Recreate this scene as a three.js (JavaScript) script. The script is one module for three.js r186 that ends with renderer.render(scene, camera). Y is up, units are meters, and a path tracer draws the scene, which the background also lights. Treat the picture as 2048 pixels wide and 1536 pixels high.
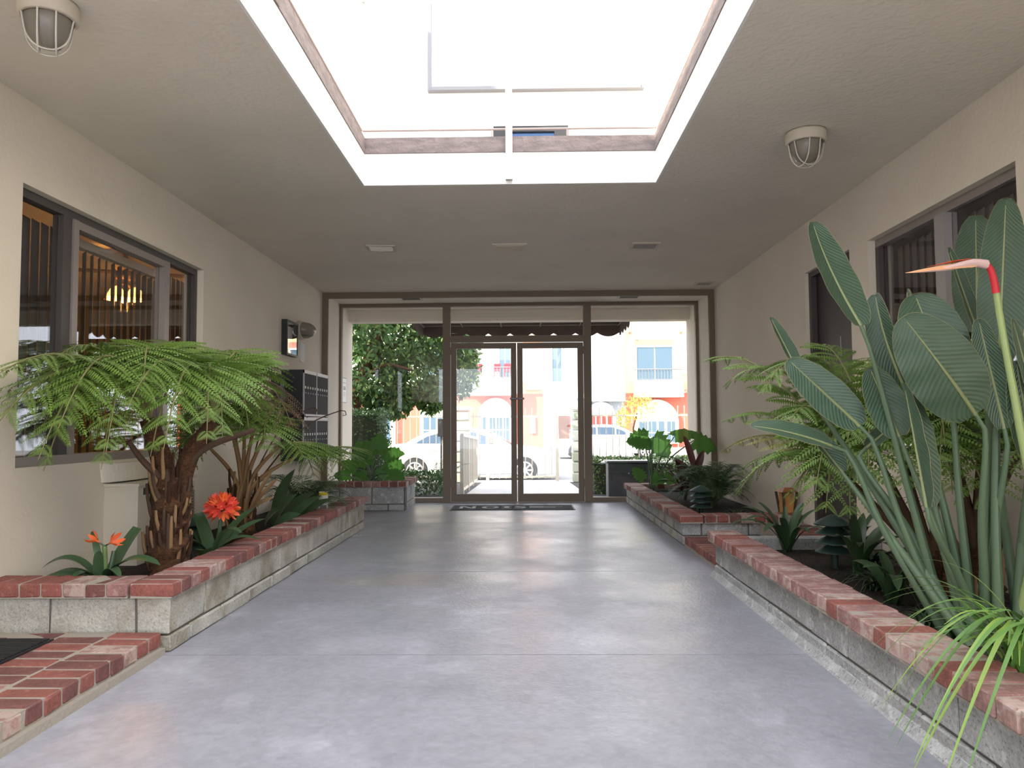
import * as THREE from 'three';
import { mergeGeometries } from 'three/addons/utils/BufferGeometryUtils.js';

// ---------------------------------------------------------------- camera, sky, sun, exposure
const scene = new THREE.Scene();
const camera = new THREE.PerspectiveCamera(2 * Math.atan(768 / 1540) * 180 / Math.PI, 4 / 3, 0.05, 300);
camera.position.set(0, 1.0, 0);
camera.rotation.order = 'YXZ';
camera.rotation.set(0.0545, 0.0169, -0.006);
const renderer = new THREE.WebGLRenderer({ antialias: true });
renderer.toneMapping = THREE.LinearToneMapping;
renderer.toneMappingExposure = 4.1;
renderer.shadowMap.enabled = true;
const sunDir = new THREE.Vector3(-1.0, 0.88, 0.72).normalize();
scene.background = new THREE.Color().setRGB(0.95, 1.0, 1.11); // bright hazy daylight sky
scene.backgroundIntensity = 1.0;
const sun = new THREE.DirectionalLight(0xfff1dc, 2.8);
sun.name = 'sun';
sun.position.copy(sunDir).multiplyScalar(60);
sun.castShadow = true;
Object.assign(sun.shadow.camera, { left: -40, right: 40, top: 40, bottom: -40, near: 1, far: 150 });
sun.shadow.mapSize.set(4096, 4096);
scene.add(sun); scene.add(sun.target);

// ---------------------------------------------------------------- helpers
let seedState = 12345;
const rnd = () => { seedState = (seedState + 0x6d2b79f5) | 0; let t = Math.imul(seedState ^ (seedState >>> 15), 1 | seedState); t = (t + Math.imul(t ^ (t >>> 7), 61 | t)) ^ t; return ((t ^ (t >>> 14)) >>> 0) / 4294967296; };
const rr = (a, b) => a + (b - a) * rnd();
const V = (x, y, z) => new THREE.Vector3(x, y, z);
const names = new Map();
function numbered(n) { const k = names.get(n) || 0; names.set(n, k + 1); return k ? n + '_' + String(k).padStart(3, '0') : n; }
function mesh(name, geo, mat, parent) { const m = new THREE.Mesh(geo, mat); m.name = name; m.castShadow = m.receiveShadow = true; parent.add(m); return m; }
function thing(name, label, category, pos = [0, 0, 0], turn = 0, group) {
  const o = new THREE.Group(); o.name = numbered(name); o.position.set(...pos); o.rotation.y = turn;
  o.userData = { label, category }; if (group) o.userData.group = group; scene.add(o); return o;
}
function struct(name, label, category, geo, mat) {
  const o = geo ? mesh(name, geo, mat, scene) : new THREE.Group(); o.name = name; if (!geo) scene.add(o);
  o.userData = { kind: 'structure', label, category }; return o;
}
// uv in metres from the face that a triangle points at
function uvBox(g, ox = 0, oy = 0) {
  if (g.index) g = g.toNonIndexed();
  g.computeVertexNormals();
  const p = g.attributes.position, uv = new Float32Array(p.count * 2), a = V(), b = V(), c = V();
  for (let i = 0; i < p.count; i += 3) {
    a.fromBufferAttribute(p, i); b.fromBufferAttribute(p, i + 1); c.fromBufferAttribute(p, i + 2);
    const n = b.clone().sub(a).cross(c.clone().sub(a)), ax = Math.abs(n.x), ay = Math.abs(n.y), az = Math.abs(n.z);
    [a, b, c].forEach((q, k) => { const [u, v] = ax >= ay && ax >= az ? [q.z, q.y] : ay >= az ? [q.x, q.z] : [q.x, q.y]; uv[(i + k) * 2] = u + ox; uv[(i + k) * 2 + 1] = v + oy; });
  }
  g.setAttribute('uv', new THREE.BufferAttribute(uv, 2)); return g;
}
const box = (x0, x1, y0, y1, z0, z1) => uvBox(new THREE.BoxGeometry(Math.abs(x1 - x0), Math.abs(y1 - y0), Math.abs(z1 - z0)).translate((x0 + x1) / 2, (y0 + y1) / 2, (z0 + z1) / 2));
const cbox = (w, h, d, x = 0, y = 0, z = 0) => box(x - w / 2, x + w / 2, y - h / 2, y + h / 2, z - d / 2, z + d / 2);
// a box with chamfered edges, 44 triangles
function chamfer(w, h, d, c = 0.004, jit = 0) {
  const P = [], sx = w / 2, sy = h / 2, sz = d / 2, id = (X, Y, Z, k) => ((X > 0 ? 4 : 0) + (Y > 0 ? 2 : 0) + (Z > 0 ? 1 : 0)) * 3 + k;
  for (const X of [-1, 1]) for (const Y of [-1, 1]) for (const Z of [-1, 1]) {
    const j = () => (jit ? rr(-jit, jit) : 0), a = j(), b = j(), e = j(), q = Math.max(0.001, c + (jit ? rr(-0.3 * c, 0.9 * c) : 0));
    P.push([X * sx + a, Y * (sy - q) + b, Z * (sz - q) + e], [X * (sx - q) + a, Y * sy + b, Z * (sz - q) + e], [X * (sx - q) + a, Y * (sy - q) + b, Z * sz + e]);
  }
  const T = [], ctr = V();
  const tri = (i, j, k) => { const a = V(...P[i]), b = V(...P[j]), cc = V(...P[k]), n = b.clone().sub(a).cross(cc.clone().sub(a)), m = a.clone().add(b).add(cc).sub(ctr); if (n.dot(m) >= 0) T.push(...P[i], ...P[j], ...P[k]); else T.push(...P[i], ...P[k], ...P[j]); };
  const quad = (a, b, c2, d2) => { tri(a, b, c2); tri(a, c2, d2); };
  for (const s of [-1, 1]) {
    quad(id(s, -1, -1, 0), id(s, 1, -1, 0), id(s, 1, 1, 0), id(s, -1, 1, 0));
    quad(id(-1, s, -1, 1), id(1, s, -1, 1), id(1, s, 1, 1), id(-1, s, 1, 1));
    quad(id(-1, -1, s, 2), id(1, -1, s, 2), id(1, 1, s, 2), id(-1, 1, s, 2));
    for (const t of [-1, 1]) {
      quad(id(s, t, -1, 0), id(s, t, 1, 0), id(s, t, 1, 1), id(s, t, -1, 1));
      quad(id(s, -1, t, 0), id(s, 1, t, 0), id(s, 1, t, 2), id(s, -1, t, 2));
      quad(id(-1, s, t, 1), id(1, s, t, 1), id(1, s, t, 2), id(-1, s, t, 2));
      for (const u of [-1, 1]) tri(id(s, t, u, 0), id(s, t, u, 1), id(s, t, u, 2));
    }
  }
  const g = new THREE.BufferGeometry(); g.setAttribute('position', new THREE.Float32BufferAttribute(T, 3));
  return uvBox(g, rnd() * 3, rnd() * 3);
}
const merge = (list) => mergeGeometries(list.map((g) => { const q = g.index ? g.toNonIndexed() : g; for (const k of Object.keys(q.attributes)) if (!['position', 'normal', 'uv'].includes(k)) q.deleteAttribute(k); return q; }));
const lathe = (pts, seg = 24) => new THREE.LatheGeometry(pts.map(([r, y]) => new THREE.Vector2(r, y)), seg);
function tube(pts, r0, r1, seg = 8, rings = 10) {
  const curve = new THREE.CatmullRomCurve3(pts.map((p) => (p.isVector3 ? p : V(...p)))), g = new THREE.TubeGeometry(curve, rings, 1, seg, false), p = g.attributes.position;
  for (let i = 0; i <= rings; i++) { const c = curve.getPointAt(i / rings), r = r0 + (r1 - r0) * (i / rings); for (let j = 0; j <= seg; j++) { const k = i * (seg + 1) + j, q = V().fromBufferAttribute(p, k).sub(c).multiplyScalar(r).add(c); p.setXYZ(k, q.x, q.y, q.z); } }
  g.computeVertexNormals(); return g;
}
const bar = (a, b, w, d = w) => { const A = V(...a), B = V(...b), L = A.distanceTo(B), g = new THREE.BoxGeometry(w, L, d); const q = new THREE.Quaternion().setFromUnitVectors(V(0, 1, 0), B.clone().sub(A).normalize()); g.applyQuaternion(q); g.translate((A.x + B.x) / 2, (A.y + B.y) / 2, (A.z + B.z) / 2); return uvBox(g); };
const rod = (a, b, r, seg = 8) => { const A = V(...a), B = V(...b), L = A.distanceTo(B), g = new THREE.CylinderGeometry(r, r, L, seg); g.applyQuaternion(new THREE.Quaternion().setFromUnitVectors(V(0, 1, 0), B.clone().sub(A).normalize())); g.translate((A.x + B.x) / 2, (A.y + B.y) / 2, (A.z + B.z) / 2); return g; };
// wall in a plane of constant x: outline [z0,z1]x[y0,y1], holes, thickness from x0 to x1
function wallX(x0, x1, z0, z1, y0, y1, holes = []) {
  const s = new THREE.Shape([[z0, y0], [z1, y0], [z1, y1], [z0, y1]].map((p) => new THREE.Vector2(-p[0], p[1])));
  for (const [a, b, c, d] of holes) s.holes.push(new THREE.Path([[a, c], [b, c], [b, d], [a, d]].map((p) => new THREE.Vector2(-p[0], p[1]))));
  return uvBox(new THREE.ExtrudeGeometry(s, { depth: Math.abs(x1 - x0), bevelEnabled: false }).rotateY(Math.PI / 2).translate(Math.min(x0, x1), 0, 0));
}

// ---------------------------------------------------------------- textures (surface matter only)
function hash2(x, y, s) { let h = Math.imul(x, 374761393) ^ Math.imul(y, 668265263) ^ Math.imul(s, 974634777); h = Math.imul(h ^ (h >>> 13), 1274126177); return ((h ^ (h >>> 16)) >>> 0) / 4294967296; }
function vnoise(x, y, per, s) {
  const ix = Math.floor(x), iy = Math.floor(y), fx = x - ix, fy = y - iy, u = fx * fx * (3 - 2 * fx), v = fy * fy * (3 - 2 * fy), m = (a) => ((a % per) + per) % per;
  const a = hash2(m(ix), m(iy), s), b = hash2(m(ix + 1), m(iy), s), c = hash2(m(ix), m(iy + 1), s), d = hash2(m(ix + 1), m(iy + 1), s);
  return a + (b - a) * u + (c - a) * v + (a - b - c + d) * u * v;
}
const fbm = (x, y, per, oct, s) => { let t = 0, a = 0.5, n = 0; for (let i = 0; i < oct; i++) { t += a * vnoise(x * per, y * per, per, s + i); n += a; a *= 0.55; per *= 2; } return t / n; };
function tex(N, size, fn, srgb = true) {
  const d = new Uint8Array(N * N * 4);
  for (let y = 0; y < N; y++) for (let x = 0; x < N; x++) { const c = fn(x / N, y / N); const k = (y * N + x) * 4; for (let i = 0; i < 3; i++) d[k + i] = Math.max(0, Math.min(255, 255 * (c.length ? c[i] : c))); d[k + 3] = 255; }
  const t = new THREE.DataTexture(d, N, N); t.wrapS = t.wrapT = THREE.RepeatWrapping; t.magFilter = THREE.LinearFilter; t.minFilter = THREE.LinearMipmapLinearFilter; t.generateMipmaps = true;
  t.repeat.set(1 / size, 1 / size); if (srgb) t.colorSpace = THREE.SRGBColorSpace; t.needsUpdate = true; return t;
}
const sm = (a, b, x) => { const t = Math.max(0, Math.min(1, (x - a) / (b - a))); return t * t * (3 - 2 * t); };
const mix3 = (a, b, t) => [a[0] + (b[0] - a[0]) * t, a[1] + (b[1] - a[1]) * t, a[2] + (b[2] - a[2]) * t];
const T = {};
T.stuccoBump = tex(512, 1.2, (x, y) => 0.5 * fbm(x, y, 8, 4, 3) + 0.5 * fbm(x, y, 60, 2, 9), false);
T.stucco = tex(512, 2.4, (x, y) => 0.93 + 0.07 * fbm(x, y, 4, 5, 21));
T.concrete = tex(1024, 4.2, (x, y) => { const big = fbm(x, y, 3, 4, 5), mid = fbm(x, y, 14, 4, 6), fine = fbm(x, y, 180, 2, 7), rust = sm(0.66, 0.8, fbm(x, y, 5, 3, 40)), k = 0.80 + 0.16 * (big - 0.5) + 0.14 * (mid - 0.5) + 0.10 * (fine - 0.5), pale = sm(0.6, 0.8, fbm(x + 0.3, y, 22, 3, 14)) * 0.06; return [k + pale + 0.02 * rust, k + pale - 0.01 * rust, k + pale + 0.008 - 0.045 * rust]; });
T.concreteRough = tex(512, 3.1, (x, y) => 0.2 + 0.34 * fbm(x, y, 6, 4, 17), false);
T.grain = tex(256, 0.5, (x, y) => fbm(x, y, 40, 3, 8), false);
T.block = tex(512, 0.8, (x, y) => { const a = fbm(x, y, 5, 4, 31), f = fbm(x, y, 120, 2, 33), st = sm(0.52, 0.75, fbm(x, y, 3, 3, 35)), pit = sm(0.7, 0.8, fbm(x, y, 150, 2, 37)), k = 0.71 + 0.22 * (a - 0.5) + 0.12 * (f - 0.5) - 0.13 * pit; return mix3([k, k * 0.985, k * 0.93], [k * 0.82, k * 0.77, k * 0.66], st * 0.75); });
T.blockGrey = tex(512, 0.8, (x, y) => { const a = fbm(x, y, 5, 4, 71), f = fbm(x, y, 120, 2, 73), chalk = sm(0.66, 0.78, fbm(x, y, 14, 3, 75)), pit = sm(0.68, 0.8, fbm(x, y, 150, 2, 77)), k = 0.66 + 0.2 * (a - 0.5) + 0.14 * (f - 0.5) - 0.16 * pit; return mix3([k, k, k * 0.985], [0.82, 0.82, 0.8], chalk * 0.6); });
const brickTex = (s, chalkLo, base, dust, dk = 0.65) => tex(256, 0.42, (x, y) => { const a = fbm(x, y, 6, 4, s), f = fbm(x, y, 70, 2, s + 5), ch = sm(chalkLo, chalkLo + 0.22, fbm(x, y, 13, 5, s + 9)), k = 1 + 0.35 * (a - 0.5) + 0.25 * (f - 0.5); return mix3(base.map((c) => c * k), dust, ch * dk); });
T.brickRed = brickTex(101, 0.66, [0.54, 0.325, 0.285], [0.72, 0.61, 0.57]);
T.brickDark = brickTex(151, 0.7, [0.46, 0.295, 0.275], [0.66, 0.57, 0.54]);
T.brickPink = brickTex(131, 0.5, [0.6, 0.445, 0.42], [0.72, 0.63, 0.6], 0.5);
T.brickChalk = brickTex(171, 0.4, [0.63, 0.5, 0.46], [0.76, 0.7, 0.66], 0.6);
T.brickBump = tex(256, 0.42, (x, y) => fbm(x, y, 30, 4, 191), false);
T.bark = tex(256, 0.3, (x, y) => { const k = fbm(x, y * 0.25, 24, 4, 51); return mix3([0.16, 0.09, 0.05], [0.45, 0.29, 0.16], k); });
T.veinBump = tex(256, 1, (x, y) => { const u = Math.abs(x - 0.5), t = (y * 26 + u * 9) % 1; return 0.4 + 0.6 * Math.abs(t - 0.5); }, false);
T.veinBump.repeat.set(1, 1);
T.vein = tex(256, 1, (x, y) => { const u = Math.abs(x - 0.5), t = (y * 26 + u * 9) % 1, k = 0.86 + 0.14 * Math.abs(t - 0.5) * 2 + 0.08 * (fbm(x, y, 8, 3, 61) - 0.5); return k; });
T.vein.repeat.set(1, 1);
T.wood = tex(256, 0.6, (x, y) => { const k = fbm(x * 0.25, y, 30, 4, 81); return 0.72 + 0.28 * k; });
T.soil = tex(256, 0.5, (x, y) => { const k = fbm(x, y, 24, 4, 91); return mix3([0.08, 0.06, 0.045], [0.24, 0.19, 0.15], k); });
T.asphalt = tex(256, 1, (x, y) => 0.42 + 0.2 * fbm(x, y, 60, 3, 95));
T.fernVar = tex(128, 0.25, (x, y) => 0.8 + 0.2 * fbm(x, y, 6, 3, 111));

// ---------------------------------------------------------------- materials
const std = (o) => new THREE.MeshStandardMaterial({ roughness: 0.8, ...o });
const L = (r, g, b) => new THREE.Color().setRGB(r, g, b);
const leafMat = (color, t = 0.25, extra = {}) => new THREE.MeshPhysicalMaterial({ color, roughness: 0.6, transmission: t, thickness: 0, side: THREE.DoubleSide, ...extra });
const M = {
  wall: std({ color: L(0.83, 0.745, 0.615), map: T.stucco, bumpMap: T.stuccoBump, bumpScale: 0.003, roughness: 0.92 }),
  ceiling: std({ color: L(0.82, 0.745, 0.63), map: T.stucco, bumpMap: T.stuccoBump, bumpScale: 0.004, roughness: 0.95 }),
  white: std({ color: L(0.8, 0.78, 0.74), roughness: 0.85 }),
  floor: std({ color: L(0.52, 0.515, 0.555), map: T.concrete, roughnessMap: T.concreteRough, roughness: 1.0, bumpMap: T.grain, bumpScale: 0.0012 }),
  mortar: std({ color: L(0.38, 0.335, 0.275), bumpMap: T.grain, bumpScale: 0.003 }),
  mortarDark: std({ color: L(0.12, 0.11, 0.095), bumpMap: T.grain, bumpScale: 0.003 }),
  block: std({ map: T.block, bumpMap: T.grain, bumpScale: 0.004, roughness: 0.95 }),
  blockGrey: std({ map: T.blockGrey, bumpMap: T.grain, bumpScale: 0.004, roughness: 0.95 }),
  b1: std({ map: T.brickRed, bumpMap: T.brickBump, bumpScale: 0.003 }), b2: std({ map: T.brickDark, bumpMap: T.brickBump, bumpScale: 0.003 }),
  b3: std({ map: T.brickPink, bumpMap: T.brickBump, bumpScale: 0.003 }), b4: std({ map: T.brickChalk, bumpMap: T.brickBump, bumpScale: 0.003 }),
  bronze: std({ color: L(0.22, 0.165, 0.115), roughness: 0.55 }),
  trim: std({ color: L(0.21, 0.155, 0.105), roughness: 0.6 }),
  alu: std({ color: L(0.32, 0.28, 0.255), roughness: 0.45, metalness: 0.3 }),
  aluDark: std({ color: L(0.075, 0.065, 0.06), roughness: 0.5 }),
  screen: std({ color: L(0.045, 0.038, 0.04), roughness: 0.9 }),
  glass: new THREE.MeshPhysicalMaterial({ color: 0xffffff, roughness: 0.0, transmission: 1, thickness: 0, ior: 1.5 }),
  frosted: new THREE.MeshPhysicalMaterial({ color: L(0.42, 0.38, 0.31), roughness: 0.25, transmission: 0.5, thickness: 0 }),
  beam: std({ color: L(0.3, 0.245, 0.23), map: T.wood, bumpMap: T.grain, bumpScale: 0.003 }),
  black: std({ color: L(0.02, 0.02, 0.023), roughness: 0.5 }),
  darkMetal: std({ color: L(0.022, 0.023, 0.029), roughness: 0.8 }),
  silver: std({ color: L(0.36, 0.36, 0.38), roughness: 0.5, metalness: 0.4 }),
  paper: std({ color: L(0.78, 0.77, 0.74) }),
  beige: std({ color: L(0.63, 0.56, 0.44), roughness: 0.6 }),
  beigeDark: std({ color: L(0.12, 0.1, 0.085) }),
  soil: std({ map: T.soil, bumpMap: T.grain, bumpScale: 0.02, roughness: 1 }),
  bark: std({ map: T.bark, bumpMap: T.grain, bumpScale: 0.006, roughness: 0.95 }),
  stalk: std({ color: L(0.075, 0.042, 0.024), roughness: 0.9 }),
  stalkLight: std({ color: L(0.27, 0.16, 0.075), roughness: 0.9 }),
  fern: leafMat(L(0.22, 0.375, 0.055), 0.3, { map: T.fernVar }),
  fernBrown: leafMat(L(0.4, 0.27, 0.15), 0.25, { map: T.fernVar }), fernYellow: leafMat(L(0.42, 0.4, 0.1), 0.3, { map: T.fernVar }),
  palm: leafMat(L(0.06, 0.115, 0.04), 0.15),
  rachis: std({ color: L(0.2, 0.2, 0.07) }), rachisDark: std({ color: L(0.09, 0.055, 0.03) }),
  bop: leafMat(L(0.062, 0.115, 0.064), 0.12, { map: T.vein, bumpMap: T.veinBump, bumpScale: 0.004, roughness: 0.42 }),
  bopStem: std({ color: L(0.1, 0.155, 0.085), roughness: 0.5 }), bopRib: std({ color: L(0.24, 0.27, 0.12), roughness: 0.5 }), edge: std({ color: L(0.28, 0.26, 0.13) }),
  strap: leafMat(L(0.05, 0.1, 0.042), 0.1, { roughness: 0.4 }), strapYoung: leafMat(L(0.16, 0.26, 0.08), 0.15, { roughness: 0.45 }),
  grass: leafMat(L(0.14, 0.3, 0.06), 0.25, { roughness: 0.5 }), grassLime: leafMat(L(0.32, 0.5, 0.09), 0.3, { roughness: 0.5 }),
  philo: leafMat(L(0.09, 0.25, 0.04), 0.3, { roughness: 0.45 }),
  ti: leafMat(L(0.1, 0.028, 0.025), 0.15, { roughness: 0.5 }),
  orange: leafMat(L(0.85, 0.16, 0.035), 0.2), coral: leafMat(L(0.8, 0.08, 0.04), 0.2), orangePale: std({ color: L(0.8, 0.42, 0.22), roughness: 0.6 }), pinkPale: std({ color: L(0.72, 0.5, 0.46), roughness: 0.6 }), crimson: std({ color: L(0.6, 0.02, 0.03), roughness: 0.5 }),
  green: std({ color: L(0.03, 0.06, 0.05), roughness: 0.45 }),
  copper: std({ color: L(0.35, 0.13, 0.05), roughness: 0.45, metalness: 0.2 }), amber: std({ color: L(0.55, 0.27, 0.08), roughness: 0.35 }),
};

// ---------------------------------------------------------------- the building shell
const XL = -2.47, XR = 2.30, PL = XL + 0.006, PR = XR - 0.006, H = 2.64, HX0 = -1.10, HX1 = 0.91, HZ0 = -5.16, HZ1 = 1.2, ZB = 1.6, ZF = -10.95, ZS = -10.2, SL = 2.86;
{ // floor: concrete slabs with open control joints
  const f = struct('floor', 'grey concrete passage floor poured in wide slabs', 'floor');
  const cuts = [14, 0.6, -1.5, -3.43, -5.36, -8.06, -10.95];
  for (let i = 0; i + 1 < cuts.length; i++) mesh('slab', box(i ? XL : -9, i ? XR : 9, -0.12, 0, cuts[i] - 0.003, cuts[i + 1] + 0.003), M.floor, f);
  mesh('bedding', box(-9, 9, -0.3, -0.1205, -10.95, 14), M.mortarDark, f);
}
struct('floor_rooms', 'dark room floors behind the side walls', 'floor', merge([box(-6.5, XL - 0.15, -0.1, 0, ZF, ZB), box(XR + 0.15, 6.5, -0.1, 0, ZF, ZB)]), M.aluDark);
{ // ceiling slab with the opening to the sky
  const s = new THREE.Shape([[-6.5, -ZB], [6.5, -ZB], [6.5, -ZF], [-6.5, -ZF]].map((p) => new THREE.Vector2(...p)));
  s.holes.push(new THREE.Path([[HX0, -HZ1], [HX1, -HZ1], [HX1, -HZ0], [HX0, -HZ0]].map((p) => new THREE.Vector2(...p))));
  struct('ceiling', 'grey-beige stucco ceiling around a rectangular opening', 'ceiling', uvBox(new THREE.ExtrudeGeometry(s, { depth: SL - H, bevelEnabled: false }).rotateX(-Math.PI / 2).translate(0, H, 0)), M.ceiling);
  const t = 0.015;
  struct('trim_1', 'white fascia lining the edges of the ceiling opening', 'fascia', merge([box(HX0, HX0 + t, H + 0.001, SL, HZ0, HZ1), box(HX1 - t, HX1, H + 0.001, SL, HZ0, HZ1), box(HX0 + t, HX1 - t, H + 0.001, SL, HZ0, HZ0 + t), box(HX0 + t, HX1 - t, H + 0.001, SL, HZ1 - t, HZ1)]), M.white);
}
const WL = { z0: -5.84, z1: -3.70, y0: 0.81, y1: 2.215 }, WR = { z0: -5.14, z1: -3.58, y0: 0.81, y1: 2.225 }, DR = { z0: -6.30, z1: -5.43, y0: 0.19, y1: 2.235 };
struct('wall_left', 'cream stucco wall behind the tree fern and mailboxes', 'wall', wallX(XL - 0.15, XL, ZF, ZB, 0, H, [[WL.z0, WL.z1, WL.y0, WL.y1]]), M.wall);
struct('wall_right', 'cream stucco wall behind the bird of paradise', 'wall', wallX(XR, XR + 0.15, ZF, ZB, 0, H, [[WR.z0, WR.z1, WR.y0, WR.y1], [DR.z0, DR.z1, DR.y0, DR.y1]]), M.wall);
struct('wall_lintel', 'cream beam across the porch opening beyond the glass', 'beam', box(XL, XR, 2.475, H, -10.95, -10.72), M.wall);
struct('wall_front', 'street front of the building either side of the porch', 'wall', merge([box(-6.5, XL - 0.15, 0, H, -10.95, -10.75), box(XR + 0.15, 6.5, 0, H, -10.95, -10.75)]), M.wall);
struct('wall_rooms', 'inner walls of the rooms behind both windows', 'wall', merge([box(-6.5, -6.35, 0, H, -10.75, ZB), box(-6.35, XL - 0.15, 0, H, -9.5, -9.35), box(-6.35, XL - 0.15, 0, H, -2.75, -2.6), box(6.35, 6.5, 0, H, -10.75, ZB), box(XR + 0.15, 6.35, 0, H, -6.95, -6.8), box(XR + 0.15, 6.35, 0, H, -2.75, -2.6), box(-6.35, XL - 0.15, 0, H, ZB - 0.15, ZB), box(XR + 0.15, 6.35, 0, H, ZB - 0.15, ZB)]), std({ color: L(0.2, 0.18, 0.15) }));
// second storey round the light well
const UH = 5.9;
struct('wall_upper_far', 'white upper storey wall with large window above the opening', 'wall', box(-6.5, 6.5, SL, UH, ZF, -6.6), M.white);
struct('wall_upper_left', 'white upper storey wall left of the light well', 'wall', box(-6.5, XL, SL, UH, -6.6, ZB), M.white);
struct('wall_upper_right', 'white upper storey wall right of the light well', 'wall', box(XR, 6.5, SL, UH, -6.6, ZB), M.white);
struct('wall_courtyard', 'white wing of the building beside the courtyard behind', 'wall', box(-9, -4.5, 0, UH, ZB + 0.6, 14), M.white);
{ // big upper window and the low one beneath it
  const w = struct('window_1', 'large pale sliding window seen up through the opening', 'window');
  const x0 = -0.8, x1 = 1.02, y0 = 3.95, y1 = 5.3, z = -6.6;
  mesh('curtain', box(x0, x1, y0, y1, z, z + 0.006), M.white, w);
  mesh('frame', merge([box(x0 - 0.03, x0, y0 - 0.03, y1, z, z + 0.06), box(x1, x1 + 0.03, y0 - 0.03, y1, z, z + 0.06), box(x0, x1, y0 - 0.03, y0, z, z + 0.07), box(0.09, 0.12, y0, y1, z + 0.012, z + 0.05)]), std({ color: L(0.2, 0.2, 0.22), roughness: 0.5 }), w);
  mesh('pane', box(x0, 0.09, y0, y1, z + 0.03, z + 0.034), M.glass, w); mesh('pane', box(0.12, x1, y0, y1, z + 0.03, z + 0.034), M.glass, w);
  const v = struct('window_2', 'low dark framed window showing blue sky above the beam', 'window');
  mesh('backing', box(-0.24, 0.37, 2.95, 3.56, z, z + 0.006), M.black, v);
  mesh('frame', merge([box(-0.26, -0.1, 2.95, 3.6, z + 0.006, z + 0.05), box(0.27, 0.39, 2.95, 3.6, z + 0.006, z + 0.05), box(-0.1, 0.27, 3.55, 3.6, z + 0.006, z + 0.05)]), M.black, v);
  mesh('pane', box(-0.1, 0.27, 2.95, 3.55, z + 0.02, z + 0.024), std({ color: L(0.04, 0.08, 0.16), roughness: 0.05, metalness: 0.6 }), v);
}
{ // weathered timber kerb and railing round the opening
  const b = thing('timber_kerb', 'weathered mauve-brown timber boards edging the ceiling opening', 'kerb');
  const y0 = SL + 0.001, y1 = 2.968;
  mesh('board', box(HX0 - 0.04, HX1 + 0.04, y0, y1, HZ0 - 0.04, HZ0 + 0.022), M.beam, b);
  for (const [x, s] of [[HX0, 1], [HX1, -1]]) for (const [a, c, d] of [[HZ0 + 0.024, -3.3, 0], [-3.297, -1.2, 0.008], [-1.197, HZ1, 0]]) mesh('board', box(x - 0.04 * s, x + (0.02 + d * 0.5) * s, y0, y1 + d * 1.5, a, c), M.beam, b);
  const r = thing('railing', 'thin pale metal railing on the timber kerb upstairs', 'railing');
  const rail = std({ color: L(0.42, 0.33, 0.3), roughness: 0.6 }), pk = std({ color: L(0.85, 0.8, 0.79), roughness: 0.6 });
  const zr = HZ0 - 0.01, xa = HX0 - 0.01, xb = HX1 + 0.01;
  mesh('bottom_rail', merge([rod([xa, 3.03, zr], [xb, 3.03, zr], 0.008), rod([xa, 3.03, zr], [xa, 3.03, HZ1], 0.008), rod([xb, 3.03, zr], [xb, 3.03, HZ1], 0.008)]), rail, r);
  mesh('top_rail', merge([bar([xa, 3.95, zr], [xb, 3.95, zr], 0.035), bar([xa, 3.95, zr], [xa, 3.95, HZ1], 0.035), bar([xb, 3.95, zr], [xb, 3.95, HZ1], 0.035)]), pk, r);
  for (const [x, z] of [[xa, zr], [xb, zr]]) mesh('post', box(x - 0.008, x + 0.008, 2.97, 3.95, z - 0.008, z + 0.008), pk, r);
  mesh('post', box(-0.12, -0.075, 2.66, 3.95, HZ0 + 0.023, HZ0 + 0.06), pk, r);
  for (const x of [-0.215, 0.3]) mesh('post', box(x - 0.005, x + 0.005, 2.97, 3.03, zr - 0.005, zr + 0.005), rail, r);
  for (let z = zr + 0.12; z < HZ1; z += 0.12) { mesh('picket', rod([xa, 3.03, z], [xa, 3.95, z], 0.006, 6), pk, r); mesh('picket', rod([xb, 3.03, z], [xb, 3.95, z], 0.006, 6), pk, r); }
}
struct('trim_2', 'brown painted timber frame round walls and ceiling before the entrance', 'trim', merge([box(XL, XR, H - 0.07, H, -9.34, -9.3), box(XL, XL + 0.07, 0.35, H - 0.07, -9.34, -9.3), box(XR - 0.07, XR, 0.2, H - 0.07, -9.34, -9.3)]), M.trim);

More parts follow.
